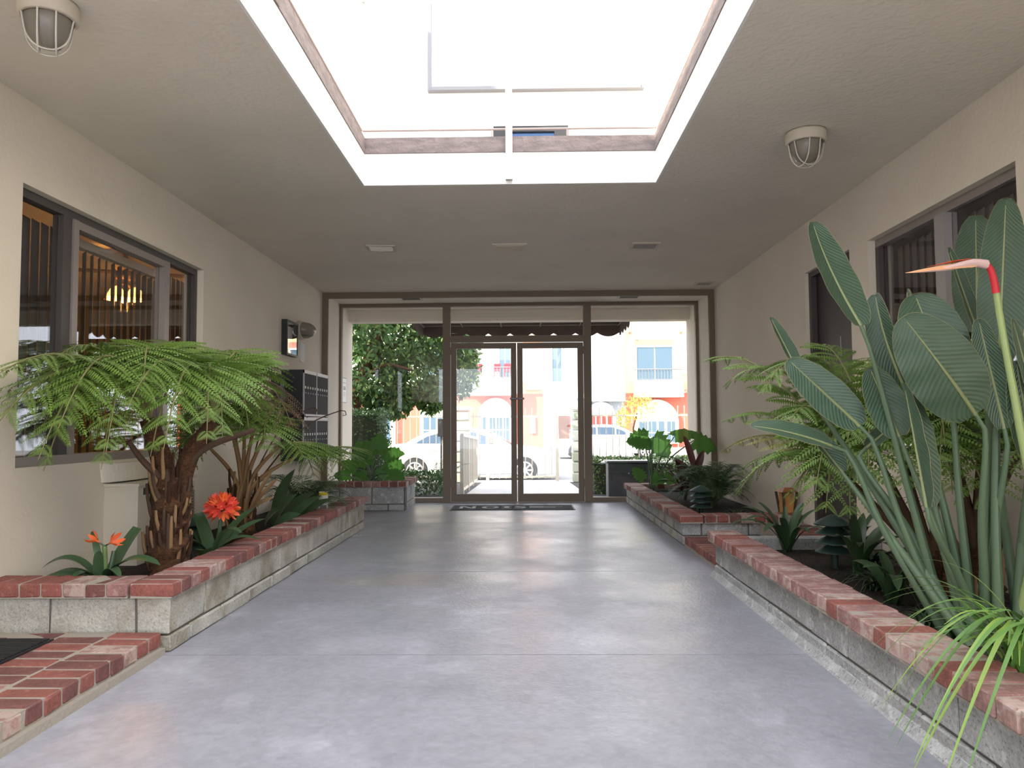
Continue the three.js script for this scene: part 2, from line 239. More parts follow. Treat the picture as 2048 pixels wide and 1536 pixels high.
// ---------------------------------------------------------------- storefront
{
  const s = struct('window_3', 'brown framed glazed entrance screen with side lights and transom', 'glazing'), z0 = ZS - 0.05, z1 = ZS + 0.03;
  const xs = { a: -2.44, b: -1.09, c: -0.99, d: 0.78, e: 0.88, f: 2.26 };
  const fr = (name, ...a) => mesh(name, box(...a, z0, z1), M.bronze, s);
  fr('head', XL, XR, 2.595, H); fr('jamb', XL, xs.a, 0, 2.595); fr('jamb', xs.f, XR, 0, 2.595);
  fr('mullion', xs.b, xs.c, 0, 2.595); fr('mullion', xs.d, xs.e, 0, 2.595); fr('transom', xs.c, xs.d, 2.115, 2.2);
  fr('sill', xs.a, xs.b, 0, 0.06); fr('sill', xs.e, xs.f, 0, 0.06);
  const gl = (x0, x1, y0, y1) => mesh('pane', box(x0, x1, y0, y1, ZS - 0.012, ZS - 0.006), M.glass, s);
  gl(xs.a, xs.b, 0.06, 2.595); gl(xs.e, xs.f, 0.06, 2.595); gl(xs.c, xs.d, 2.2, 2.595);
  const leafDoor = (n, x0, x1, hx, label) => {
    const d = struct(n, label, 'door'); const y0 = 0.012, y1 = 2.105, w = 0.075, za = ZS - 0.03, zb = ZS + 0.015;
    mesh('stile', box(x0, x0 + w, y0, y1, za, zb), M.bronze, d); mesh('stile', box(x1 - w, x1, y0, y1, za, zb), M.bronze, d);
    mesh('rail', box(x0 + w, x1 - w, y1 - 0.075, y1, za, zb), M.bronze, d); mesh('rail', box(x0 + w, x1 - w, y0, 0.11, za, zb), M.bronze, d);
    mesh('pane', box(x0 + w, x1 - w, 0.11, y1 - 0.075, ZS - 0.012, ZS - 0.006), M.glass, d);
    mesh('handle', merge([rod([hx, 1.36, zb], [hx, 1.36, zb + 0.05], 0.012), rod([hx - 0.05, 1.36, zb + 0.05], [hx + 0.05, 1.36, zb + 0.05], 0.012)]), M.silver, d);
    for (const y of [0.2, 1.95]) mesh('hinge', rod([x0 < -0.5 ? x0 : x1, y, zb], [x0 < -0.5 ? x0 : x1, y + 0.1, zb], 0.012), M.bronze, d);
  };
  leafDoor('door_1', xs.c + 0.006, -0.112, -0.15, 'left leaf of the glazed brown entrance doors');
  leafDoor('door_2', -0.104, xs.d - 0.006, -0.06, 'right leaf of the glazed brown entrance doors');
  struct('trim_3', 'low metal threshold under the entrance doors', 'threshold', box(xs.c, xs.d, 0, 0.01, z0, z1), M.alu);
}
// ---------------------------------------------------------------- side windows and door
{
  const w = struct('window_4', 'three-part aluminium window with vertical blinds behind the tree fern', 'window'), { z0, z1, y0, y1 } = WL, xo = XL - 0.05, xi = XL - 0.11;
  const f = (n, a, b, c, d, m = M.alu, x1 = xo, x0 = xi) => mesh(n, box(x0, x1, c, d, a, b), m, w);
  f('frame', z0, z1, y1 - 0.045, y1, M.aluDark); f('sill', z0, z1, y0, y0 + 0.05, M.alu, XL - 0.02); f('frame', z0, z0 + 0.04, y0 + 0.05, y1 - 0.045, M.aluDark); f('frame', z1 - 0.04, z1, y0 + 0.05, y1 - 0.045, M.aluDark);
  f('mullion', -4.25, -4.2, y0 + 0.05, y1 - 0.045, M.alu, xo + 0.012); f('mullion', -4.2, -4.12, y0 + 0.05, y1 - 0.045, M.aluDark); f('mullion', -5.36, -5.29, y0 + 0.05, y1 - 0.045, M.alu, xo + 0.012);
  f('head_track', -5.29, -4.25, y1 - 0.09, y1 - 0.045, M.alu, xo + 0.006);
  for (const [a, b] of [[z0 + 0.04, -5.36], [-5.29, -4.25], [-4.12, z1 - 0.04]]) f('pane', a, b, y0 + 0.05, y1 - 0.05, M.glass, xi + 0.03, xi + 0.025);
  const bl = thing('vertical_blind', 'open vertical blind slats behind the middle pane of the left window', 'blind');
  mesh('head_rail', box(-2.74, -2.69, 2.1, 2.15, -5.65, -4.37), M.beige, bl);
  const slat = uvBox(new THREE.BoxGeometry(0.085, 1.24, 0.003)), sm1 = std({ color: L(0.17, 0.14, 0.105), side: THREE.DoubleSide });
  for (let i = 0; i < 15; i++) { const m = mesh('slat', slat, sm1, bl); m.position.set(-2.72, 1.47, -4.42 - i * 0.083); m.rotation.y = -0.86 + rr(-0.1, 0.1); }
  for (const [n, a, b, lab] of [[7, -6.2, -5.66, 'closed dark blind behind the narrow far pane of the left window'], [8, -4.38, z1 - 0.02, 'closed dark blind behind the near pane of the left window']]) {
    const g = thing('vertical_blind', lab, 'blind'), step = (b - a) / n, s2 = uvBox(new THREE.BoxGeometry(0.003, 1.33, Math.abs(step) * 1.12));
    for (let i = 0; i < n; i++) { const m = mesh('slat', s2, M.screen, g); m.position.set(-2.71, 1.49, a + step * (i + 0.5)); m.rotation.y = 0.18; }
  }
  const w2 = struct('window_5', 'two-part window with dark blinds behind the bird of paradise', 'window'), q = WR, xa = XR + 0.05, xb = XR + 0.11;
  const h = (n, a, b, c, d, m, x0 = xa, x1 = xb) => mesh(n, box(x0, x1, c, d, a, b), m, w2);
  h('frame', q.z0, q.z1, q.y1 - 0.05, q.y1, M.alu); h('sill', q.z0, q.z1, q.y0, q.y0 + 0.05, M.alu, XR + 0.02); h('frame', q.z0, q.z0 + 0.05, q.y0 + 0.05, q.y1 - 0.05, M.aluDark); h('frame', q.z1 - 0.03, q.z1, q.y0 + 0.05, q.y1 - 0.05, M.aluDark);
  h('mullion', -4.37, -4.27, q.y0 + 0.05, q.y1 - 0.05, std({ color: L(0.36, 0.33, 0.32), roughness: 0.5 }), xa - 0.015);
  for (const [a, b] of [[q.z0 + 0.05, -4.37], [-4.27, q.z1 - 0.03]]) h('pane', a, b, q.y0 + 0.05, q.y1 - 0.05, M.glass, xb - 0.03, xb - 0.025);
  for (const [n, a, b, lab] of [[8, q.z0 + 0.05, -4.37, 'closed brown vertical blind behind the far right-hand pane'], [8, -4.27, q.z1 - 0.03, 'closed brown vertical blind behind the near right-hand pane']]) {
    const g = thing('vertical_blind', lab, 'blind'), step = (b - a) / n, s2 = uvBox(new THREE.BoxGeometry(0.003, 1.33, Math.abs(step) * 1.15)), bm = std({ color: L(0.09, 0.07, 0.066) });
    for (let i = 0; i < n; i++) { const m = mesh('slat', s2, bm, g); m.position.set(XR + 0.17, 1.49, a + step * (i + 0.5)); m.rotation.y = -0.2; }
  }
  const d = struct('door_3', 'dark brown apartment door in the right-hand wall', 'door'), dm = std({ color: L(0.035, 0.027, 0.025), roughness: 0.5 });
  mesh('panel', box(XR + 0.075, XR + 0.12, DR.y0, DR.y1 - 0.04, DR.z0 + 0.05, DR.z1 - 0.05), dm, d);
  mesh('frame', merge([box(XR + 0.03, XR + 0.14, DR.y0, DR.y1, DR.z0, DR.z0 + 0.05), box(XR + 0.03, XR + 0.14, DR.y0, DR.y1, DR.z1 - 0.05, DR.z1), box(XR + 0.03, XR + 0.14, DR.y1 - 0.04, DR.y1, DR.z0 + 0.05, DR.z1 - 0.05)]), std({ color: L(0.075, 0.06, 0.055), roughness: 0.5 }), d);
  mesh('number_plate', box(XR + 0.071, XR + 0.075, 1.5, 1.66, -5.8, -5.79), M.silver, d);
  mesh('peephole', rod([XR + 0.068, 1.36, -5.86], [XR + 0.076, 1.36, -5.86], 0.012), M.silver, d);
}

// ---------------------------------------------------------------- brick and block planters
const brickVars = Array.from({ length: 7 }, () => chamfer(0.198, 0.062, 0.093, 0.005, 0.0016));
const pick = (list) => { let t = rnd(); for (const [m, w] of list) { t -= w; if (t < 0) return m; } return list[0][0]; };
const mixL = [[M.b1, 0.42], [M.b2, 0.3], [M.b3, 0.2], [M.b4, 0.08]], mixR = [[M.b3, 0.42], [M.b4, 0.46], [M.b1, 0.12]], mixF = [[M.b1, 0.34], [M.b3, 0.3], [M.b4, 0.2], [M.b2, 0.16]];
function brick(parent, x, y, z, along, mats, name = 'brick') {
  const m = mesh(name, brickVars[(rnd() * 7) | 0], pick(mats), parent);
  m.position.set(x + rr(-0.0025, 0.0025), y + rr(-0.0015, 0.0015), z + rr(-0.0015, 0.0015)); m.rotation.set(0, (along === 'z' ? Math.PI / 2 : 0) + (rnd() < 0.5 ? Math.PI : 0) + rr(-0.012, 0.012), rr(-0.006, 0.006)); return m;
}
// run along z: outer cap edge at x, sign s points from the outer edge into the planter
function capZ(p, xo, s, za, zb, top, mats) {
  const n = Math.round((za - zb) / 0.1035), step = (za - zb) / n;
  mesh('mortar_bed', box(xo + 0.007 * s, xo + 0.192 * s, top - 0.067, top - 0.0025, za - 0.006, zb + 0.006), M.mortar, p);
  for (let i = 0; i < n; i++) brick(p, xo + 0.1 * s, top - 0.031, za - step * (i + 0.5), 'x', mats, 'cap_brick');
}
function capX(p, zo, xa, xb, top, mats) { // front run facing the camera, from xa to xb
  const n = Math.round(Math.abs(xb - xa) / 0.1035), step = (xb - xa) / n, sg = Math.sign(step);
  mesh('mortar_bed', box(xa + 0.004 * sg, xb, top - 0.067, top - 0.0025, zo - 0.007, zo - 0.192), M.mortar, p);
  for (let i = 0; i < n; i++) brick(p, xa + step * (i + 0.5), top - 0.031, zo - 0.1, 'z', mats, 'cap_brick');
}
function blocksZ(p, xf, s, za, zb, top, mats) {
  mesh('mortar_core', box(xf + 0.008 * s, xf + 0.14 * s, 0, top, za - 0.03, zb + 0.03), M.mortarDark, p);
  [[0.0, 0.072, -0.006, 0.55], [0.077, top, 0, 1]].forEach(([y0, y1, off, ph]) => {
    let z = za - (ph === 1 ? 0 : 0); let first = ph;
    while (z > zb + 0.02) { const len = Math.min(0.39 * first, z - zb); first = 1; const g = chamfer(0.15, y1 - y0 - 0.004, len - 0.011, 0.005, 0.002), m = mesh('block', g, mats[(rnd() * mats.length) | 0], p); m.position.set(xf + (0.075 + off) * s, (y0 + y1) / 2, z - len / 2); z -= len; }
  });
}
function blocksX(p, zf, xa, xb, top, mats, low = 0) {
  mesh('mortar_core', box(xa < xb ? xa - 0.01 : xa + 0.01, xa < xb ? xb - 0.006 : xb + 0.006, 0, top, zf - 0.008, zf - 0.14), M.mortarDark, p);
  [[0.0, 0.072, 0.5], [0.077, top, 1]].forEach(([y0, y1, f]) => {
    let x = xa, first = f; const s = Math.sign(xb - xa);
    while ((xb - x) * s > 0.02) { const len = Math.min(0.39 * first, Math.abs(xb - x)); first = 1; const m = mesh('block', chamfer(len - 0.011, y1 - y0 - 0.004, 0.15, 0.005, 0.002), mats[(rnd() * mats.length) | 0], p); m.position.set(x + s * len / 2, (y0 + y1) / 2, zf - 0.075); x += s * len; }
  });
}
{
  const lb = [M.block], rb = [M.blockGrey], rb2 = [M.blockGrey, M.block];
  let p = thing('brick_planter', 'long red brick-capped planter holding the tree ferns on the left', 'planter'), t = 0.31;
  capZ(p, -1.572, -1, -3.44, -7.7, t, mixL); capX(p, -3.44, -1.775, PL, t, mixL);
  blocksZ(p, -1.6, -1, -3.47, -7.66, t - 0.066, lb); blocksX(p, -3.47, -1.752, PL, t - 0.066, lb);
  mesh('end_wall', box(PL, -1.78, 0, t - 0.004, -7.66, -7.52), M.block, p); mesh('soil', box(PL, -1.77, 0, 0.2, -3.62, -7.52), M.soil, p);
  p = thing('brick_planter', 'near right planter with pale chalky brick cap under the bird of paradise', 'planter'); t = 0.29;
  capZ(p, 1.215, 1, 0.4, -5.25, t, mixR); blocksZ(p, 1.262, 1, 0.4, -5.22, t - 0.066, rb);
  mesh('end_wall', box(1.42, PR, 0, t - 0.03, -5.2, -5.06), M.blockGrey, p); mesh('end_wall', box(1.412, PR, 0, t - 0.004, 0.26, 0.4), M.blockGrey, p); mesh('soil', box(1.41, PR, 0, 0.19, 0.26, -5.06), M.soil, p);
  mesh('footing', uvBox(new THREE.ExtrudeGeometry(new THREE.Shape([[0, 0], [0.045, 0], [0.045, 0.035], [0.03, 0.03], [0.008, 0.006]].map((q) => new THREE.Vector2(...q))), { depth: 5.6, bevelEnabled: false }).translate(1.222, 0, -5.22)), M.blockGrey, p);
  p = thing('brick_planter', 'far right brick-capped planter beside the entrance glass', 'planter'); t = 0.25;
  capZ(p, 1.275, 1, -6.46, -10.12, t, mixF); capX(p, -6.46, 1.485, PR, t, [[M.b1, 0.5], [M.b4, 0.3], [M.b2, 0.2]]); blocksZ(p, 1.31, 1, -6.5, -10.1, t - 0.066, rb2); blocksX(p, -6.5, 1.465, PR, t - 0.066, rb);
  capX(p, -9.93, 1.485, PR, t, mixF); mesh('end_wall', box(1.465, PR, 0, t - 0.068, -10.1, -9.96), M.blockGrey, p); mesh('soil', box(1.46, PR, 0, 0.16, -6.65, -9.96), M.soil, p);
  p = thing('brick_planter', 'small brick-capped planter against the glass at far left', 'planter'); t = 0.345;
  capX(p, -9.2, -1.42, PL, t, mixL); capZ(p, -1.415, -1, -9.41, -10.13, t, mixL); blocksX(p, -9.23, -1.45, PL, t - 0.066, [M.blockGrey]); blocksZ(p, -1.45, -1, -9.39, -10.1, t - 0.066, [M.blockGrey]);
  mesh('soil', box(PL, -1.6, 0, 0.27, -9.38, -10.12), M.soil, p);
  // brick steps
  p = thing('brick_step', 'low red brick landing with chipped edge bricks at the left foreground', 'step');
  mesh('mortar_bed', box(-1.625, PL, 0, 0.0945, -3.44, -1.85), M.mortar, p);
  mesh('mortar_skirt', box(-1.6, -1.625, 0, 0.03, -3.44, -1.85), M.mortar, p);
  for (let c = 0; c < 4; c++) for (let i = 0; i < 15; i++) { const z = -3.44 + 0.0515 + i * 0.1035 + (c % 2 ? -0.03 : 0); if (z < -3.4 && c % 2) continue; brick(p, -1.718 - c * 0.2085, 0.066, z, 'x', c ? [[M.b1, 0.4], [M.b2, 0.35], [M.b3, 0.25]] : [[M.b1, 0.4], [M.b4, 0.3], [M.b2, 0.3]]); }
  p = thing('brick_step', 'low brick step between the two right planters', 'step');
  mesh('mortar_bed', box(1.308, 1.9, 0, 0.0845, -5.255, -6.44), M.mortar, p);
  for (let c = 0; c < 3; c++) for (let i = 0; i < 11; i++) brick(p, 1.4 + c * 0.207, 0.056, -5.31 - i * 0.1035, 'x', [[M.b2, 0.6], [M.b1, 0.3], [M.b4, 0.1]]);
  p = thing('brick_step', 'upper brick step at the foot of the brown apartment door', 'step');
  mesh('mortar_bed', box(1.93, PR, 0, 0.1855, -5.3, -6.44), M.mortar, p);
  for (let c = 0; c < 2; c++) for (let i = 0; i < 10; i++) brick(p, 2.03 + c * 0.17, 0.157, -5.36 - i * 0.1035, 'x', [[M.b2, 0.6], [M.b1, 0.4]]);
}

// ---------------------------------------------------------------- lamps and ceiling fittings
function cageLamp(x, z, label, r, turn) {
  const g = thing('ceiling_lamp', label, 'lamp', [x, H, z], turn, 'caged ceiling lamps');
  mesh('base', lathe([[0, 0], [r, 0], [r * 1.02, -0.012], [r, -0.058], [r * 0.86, -0.066], [r * 0.84, -0.05], [0, -0.05]], 32), M.beige, g);
  mesh('globe', lathe([[r * 0.8, -0.05], [r * 0.8, -0.085], [r * 0.68, -0.13], [r * 0.45, -0.165], [0.0, -0.178]], 32), M.frosted, g);
  const wires = [], R = r * 0.88, arch = (pts) => wires.push(tube(pts, 0.0035, 0.0035, 6, 20));
  for (const o of [-0.33, 0.33]) { const w = Math.sqrt(1 - o * o) * R; for (const sw of [0, 1]) { const pts = []; for (let i = 0; i <= 10; i++) { const a = -1 + i / 5, xx = a * w, yy = -0.06 - 0.132 * Math.sqrt(Math.max(0, 1 - Math.pow(Math.abs(a), 2.4))); pts.push(sw ? [o * R, yy, xx] : [xx, yy, o * R]); } arch(pts); } }
  mesh('wire_cage', merge(wires), std({ color: L(0.7, 0.66, 0.58), roughness: 0.5 }), g);
}
cageLamp(-1.83, -2.86, 'caged beige ceiling lamp in the upper left corner', 0.105, 0.5);
cageLamp(1.59, -4.28, 'caged beige ceiling lamp above the right-hand window', 0.11, 0.2);
{
  const rl = (x, z, w, d, label, mat, tilt) => { const g = thing('ceiling_light', label, 'light', [x, H, z]); mesh('frame', merge([box(-w / 2, w / 2, -0.012, 0, -d / 2, -d / 2 + 0.025), box(-w / 2, w / 2, -0.012, 0, d / 2 - 0.025, d / 2), box(-w / 2, -w / 2 + 0.025, -0.012, 0, -d / 2 + 0.025, d / 2 - 0.025), box(w / 2 - 0.025, w / 2, -0.012, 0, -d / 2 + 0.025, d / 2 - 0.025)]), M.beige, g); mesh('diffuser', box(-w / 2 + 0.026, w / 2 - 0.026, -0.009, -0.001, -d / 2 + 0.026, d / 2 - 0.026), mat, g); g.rotation.y = tilt; };
  rl(-1.31, -6.97, 0.26, 0.24, 'small square recessed light with shiny lens left of ceiling vent', std({ color: L(0.75, 0.6, 0.5), roughness: 0.2 }), 0.1);
  rl(1.1, -6.97, 0.26, 0.24, 'small square recessed light right of the ceiling vent', std({ color: L(0.4, 0.36, 0.32) }), 0);
  rl(2.08, -8.87, 0.2, 0.22, 'small recessed light near the right end of the brown trim', std({ color: L(0.36, 0.33, 0.29) }), 0);
  rl(-1.45, -9.75, 0.28, 0.22, 'small vent frame above the left side light', M.beigeDark, 0);
  rl(1.33, -9.75, 0.28, 0.22, 'small vent frame above the right side light', M.beigeDark, 0);
  const v = thing('ceiling_vent', 'flat rectangular slotted vent in the middle of the ceiling', 'vent', [-0.13, H, -6.98]);
  mesh('plate', box(-0.155, 0.155, -0.008, 0, -0.13, 0.13), M.ceiling, v); for (let i = 0; i < 8; i++) mesh('slat', bar([-0.13, -0.01, -0.1 + i * 0.029], [0.13, -0.01, -0.1 + i * 0.029], 0.012, 0.006), M.beige, v);
}
{ // bulkhead wall light
  const g = thing('wall_lamp', 'beige oval bulkhead lamp on the left wall above the paper notice', 'lamp', [XL, 2.06, -8.36]);
  const half = (r) => new THREE.SphereGeometry(1, 24, 12, 0, Math.PI * 2, 0, Math.PI / 2).rotateZ(-Math.PI / 2).scale(...r);
  mesh('base', merge([new THREE.CylinderGeometry(1, 1.05, 0.05, 28).rotateZ(-Math.PI / 2).scale(1, 0.1, 0.16).translate(0.025, 0, 0)]), M.beige, g);
  const gl = mesh('globe', half([0.13, 0.09, 0.15]), M.frosted, g); gl.position.x = 0.05;
}
// ---------------------------------------------------------------- mail boxes and notices
{
  const unit = (y0, y1, label) => {
    const g = thing('mailbox_bank', label, 'mailbox'), x0 = XL, x1 = -2.25, za = -7.75, zb = -8.72;
    mesh('case', box(x0, x1, y0, y1, za, zb), M.black, g);
    mesh('face_frame', merge([box(x1, x1 + 0.012, y1 - 0.035, y1, za, zb), box(x1, x1 + 0.012, y0, y0 + 0.02, za, zb), box(x1, x1 + 0.012, y0, y1, za, za - 0.015), box(x1, x1 + 0.012, y0, y1, zb, zb + 0.015), box(x1, x1 + 0.012, y0, y1, -8.225, -8.245)]), M.silver, g);
    for (let b = 0; b < 2; b++) for (let i = 0; i < 5; i++) {
      const w = 0.089, z = za - 0.018 - b * 0.477 - (i + 0.5) * 0.0905, d = mesh('mailbox_door', box(x1, x1 + 0.009, y0 + 0.023, y1 - 0.038, z + w / 2, z - w / 2), M.darkMetal, g);
      mesh('label', box(x1 + 0.009, x1 + 0.011, y1 - 0.19, y1 - 0.165, z + 0.018, z - 0.018), M.paper, d);
      mesh('lock', rod([x1 + 0.009, y1 - 0.235, z], [x1 + 0.016, y1 - 0.235, z], 0.009), M.silver, d);
    }
  };
  unit(1.115, 1.585, 'upper bank of narrow black mailboxes on the left wall'); unit(0.66, 1.105, 'lower bank of narrow black mailboxes behind fern fronds');
  const b = thing('drop_box', 'small black drop box on the wall beside the mailboxes', 'box', [XL, 1.26, -7.52]);
  mesh('case', box(0, 0.09, 0, 0.22, -0.08, 0.08), M.black, b); mesh('lid', box(0, 0.11, 0.22, 0.25, -0.09, 0.09), M.darkMetal, b); for (const z of [-0.04, 0.04]) mesh('bracket', rod([0.03, -0.2, z], [0.03, 0, z], 0.006), M.darkMetal, b);
  const f = thing('notice_case', 'black framed notice case hanging above the mailboxes', 'frame', [XL, 1.74, -7.93]);
  mesh('frame', merge([box(0, 0.06, 0, 0.02, -0.19, 0.19), box(0, 0.06, 0.34, 0.36, -0.19, 0.19), box(0, 0.06, 0.02, 0.34, -0.19, -0.17), box(0, 0.06, 0.02, 0.34, 0.17, 0.19), box(0, 0.01, 0.02, 0.34, -0.17, 0.17)]), M.black, f);
  mesh('notice', box(0.01, 0.012, 0.05, 0.31, -0.14, 0.14), M.paper, f); mesh('pane', box(0.052, 0.055, 0.02, 0.34, -0.17, 0.17), M.glass, f);
  const n = thing('paper_notice', 'plain white paper notice taped under the wall lamp', 'notice', [XL + 0.002, 1.72, -8.47]); mesh('sheet', box(0, 0.002, 0, 0.21, -0.09, 0.09), M.paper, n);
  // notice on the porch wall beyond the glass: print is too small to read in the photograph, so it is lines
  const cv = document.createElement('canvas'); cv.width = 160; cv.height = 256; const c = cv.getContext('2d'); c.fillStyle = '#f1efe9'; c.fillRect(0, 0, 160, 256); c.strokeStyle = '#55524e'; c.lineWidth = 5; c.strokeRect(3, 3, 154, 250); c.lineWidth = 4; c.beginPath(); c.moveTo(28, 52); c.lineTo(132, 52); c.stroke(); c.lineWidth = 7; c.beginPath(); for (let i = 0; i < 4; i++) { c.moveTo(40 + i * 22, 122); c.quadraticCurveTo(60 + i * 22, 96, 44 + i * 22, 92); c.lineTo(56 + i * 22, 124); } c.stroke(); c.lineWidth = 2; for (let i = 0; i < 4; i++) { c.beginPath(); c.moveTo(44, 150 + i * 12); c.lineTo(116, 150 + i * 12); c.stroke(); }
  const tx = new THREE.CanvasTexture(cv); tx.colorSpace = THREE.SRGBColorSpace;
  const s = thing('porch_sign', 'white bordered sign on the porch wall beyond the glass', 'sign', [XL + 0.002, 1.5, -10.45]); const pm = mesh('sheet', new THREE.PlaneGeometry(0.26, 0.34).rotateY(Math.PI / 2), std({ map: tx }), s); pm.position.x = 0.004; mesh('backing', box(0, 0.003, -0.17, 0.17, -0.13, 0.13), M.paper, s);
}
{ // wall air conditioner / heater in the left planter
  const g = thing('wall_heater', 'cream metal wall unit with grille behind the tree fern trunk', 'heater', [XL, 0.2, -4.92]);
  mesh('case', box(0, 0.2, 0, 0.46, 0, 0.42), M.beige, g); mesh('case', box(0, 0.2, 0, 0.44, -0.36, 0), M.beige, g); mesh('top', box(0, 0.21, 0.46, 0.475, -0.37, 0.43), M.beige, g);
  mesh('slot', box(0.198, 0.203, 0.405, 0.445, 0.02, 0.36), M.black, g);
  const gr = mesh('grille', box(0.199, 0.203, 0.06, 0.38, -0.34, -0.02), M.beigeDark, g); for (let i = 0; i < 16; i++) mesh('slat', box(0.203, 0.209, 0.065 + i * 0.02, 0.073 + i * 0.02, -0.34, -0.02), std({ color: L(0.3, 0.26, 0.2) }), gr);
  mesh('screw', rod([0.2, 0.04, 0.2], [0.204, 0.04, 0.2], 0.006), M.alu, g);
  const l = thing('wall_ledge', 'rounded stucco ledge under the left window sill', 'ledge'); mesh('ledge', uvBox(new THREE.CylinderGeometry(0.5, 0.46, 0.62, 20, 1, false, 0, Math.PI).scale(0.16, 0.16, 1).rotateZ(0).translate(0, 0, 0).scale(1, 1, 1)), M.wall, l); l.position.set(XL, 0.74, -4.75); l.children[0].scale.set(1, 1.1, 0.62);
}
// ---------------------------------------------------------------- ceiling fan lamp in the left room
{
  const g = thing('ceiling_fan', 'glowing amber ceiling fan lamp seen through the left window', 'lamp', [-3.72, 0, -7.05]), brass = std({ color: L(0.22, 0.12, 0.04), roughness: 0.4, metalness: 0.5 });
  mesh('rod', rod([0, 2.45, 0], [0, H, 0], 0.02), brass, g); mesh('motor', lathe([[0, 2.5], [0.1, 2.49], [0.12, 2.43], [0.09, 2.38], [0, 2.37]], 20), brass, g);
  for (let i = 0; i < 4; i++) { const b = mesh('blade', cbox(0.5, 0.012, 0.13, 0.36, 2.45, 0), brass, g); b.rotation.y = i * Math.PI / 2 + 0.4; }
  for (let i = 0; i < 4; i++) { const a = i * Math.PI / 2 + 0.2, sh = mesh('lamp_shade', lathe([[0.025, 0.05], [0.05, 0.03], [0.075, -0.02], [0.085, -0.05]], 16), new THREE.MeshStandardMaterial({ color: L(0.8, 0.5, 0.2), emissive: L(1, 0.52, 0.14), emissiveIntensity: 0.75, side: THREE.DoubleSide }), g); sh.position.set(Math.cos(a) * 0.11, 2.25, Math.sin(a) * 0.11); mesh('arm', rod([0, 2.36, 0], [Math.cos(a) * 0.11, 2.3, Math.sin(a) * 0.11], 0.01), brass, g); }
  const pl = new THREE.PointLight(0xffb45a, 1.5, 0, 2); pl.name = 'fan_light'; pl.position.set(0, 2.16, 0); pl.castShadow = true; pl.shadow.radius = 4; g.add(pl);
  mesh('bulb', new THREE.SphereGeometry(0.04, 16, 10).translate(0, 2.2, 0), new THREE.MeshStandardMaterial({ color: L(1, 0.8, 0.5), emissive: L(1, 0.72, 0.32), emissiveIntensity: 2.2 }), g);
  const c = thing('room_shelf', 'pale shelf rail on the back wall inside the left room', 'shelf'); mesh('board', box(-6.3, -2.7, 1.66, 1.74, -9.34, -9.24), std({ color: L(0.42, 0.36, 0.26) }), c);
}
// ---------------------------------------------------------------- small things
function pagoda(x, y, z, label, s = 1) {
  const g = thing('path_light', label, 'path light', [x, y, z]); g.scale.setScalar(s);
  mesh('stake', rod([0, -0.05, 0], [0, 0.1, 0], 0.02), M.green, g);
  for (let i = 0; i < 3; i++) mesh('louver', lathe([[0.03, 0.125 + i * 0.05], [0.095, 0.09 + i * 0.05], [0.1, 0.086 + i * 0.05], [0.094, 0.084 + i * 0.05], [0.03, 0.112 + i * 0.05]], 24), M.green, g);
  mesh('cap', lathe([[0, 0.285], [0.02, 0.283], [0.06, 0.262], [0.102, 0.238], [0.104, 0.232], [0.0, 0.234]], 24), M.green, g);
  mesh('lens', rod([0, 0.08, 0], [0, 0.235, 0], 0.035, 14), std({ color: L(0.3, 0.3, 0.28), roughness: 0.2 }), g);
}
pagoda(1.74, 0.19, -4.42, 'dark green tiered path light in the near right planter', 1.05);
pagoda(-2.02, 0.2, -4.62, 'dark tiered path light beside the left tree fern trunk', 0.95);
pagoda(1.61, 0.16, -7.15, 'dark tiered path light in the far right planter', 1.0);
{
  const g = thing('lantern', 'small copper lantern standing on the corner of the far right planter', 'lantern', [2.19, 0.25, -6.55], 0.15);
  const post = (sx, sz) => mesh('corner_post', bar([sx * 0.042, 0.012, sz * 0.042], [sx * 0.062, 0.185, sz * 0.062], 0.016), M.stalk, g);
  for (const a of [-1, 1]) for (const b of [-1, 1]) post(a, b);
  mesh('base', cbox(0.11, 0.014, 0.11, 0, 0.007, 0), M.copper, g); mesh('roof', uvBox(new THREE.CylinderGeometry(0.045, 0.1, 0.035, 4).rotateY(Math.PI / 4).translate(0, 0.203, 0)), M.copper, g);
  for (let i = 0; i < 4; i++) { const q = mesh('panel', uvBox(new THREE.BoxGeometry(0.085, 0.165, 0.003).translate(0, 0.097, 0.043)), M.amber, g); q.rotation.y = i * Math.PI / 2; }
}
{
  const g = thing('plant_tag', 'white and yellow plant tag standing at the planter edge', 'tag', [-1.73, 0.25, -6.6], 0.2);
  mesh('card', cbox(0.075, 0.2, 0.008, 0, 0.1, 0), M.paper, g); mesh('stripe', cbox(0.075, 0.03, 0.0095, 0, 0.18, 0), std({ color: L(0.75, 0.6, 0.05) }), g); mesh('print', cbox(0.055, 0.05, 0.0095, 0, 0.06, 0), std({ color: L(0.2, 0.2, 0.19) }), g);
}
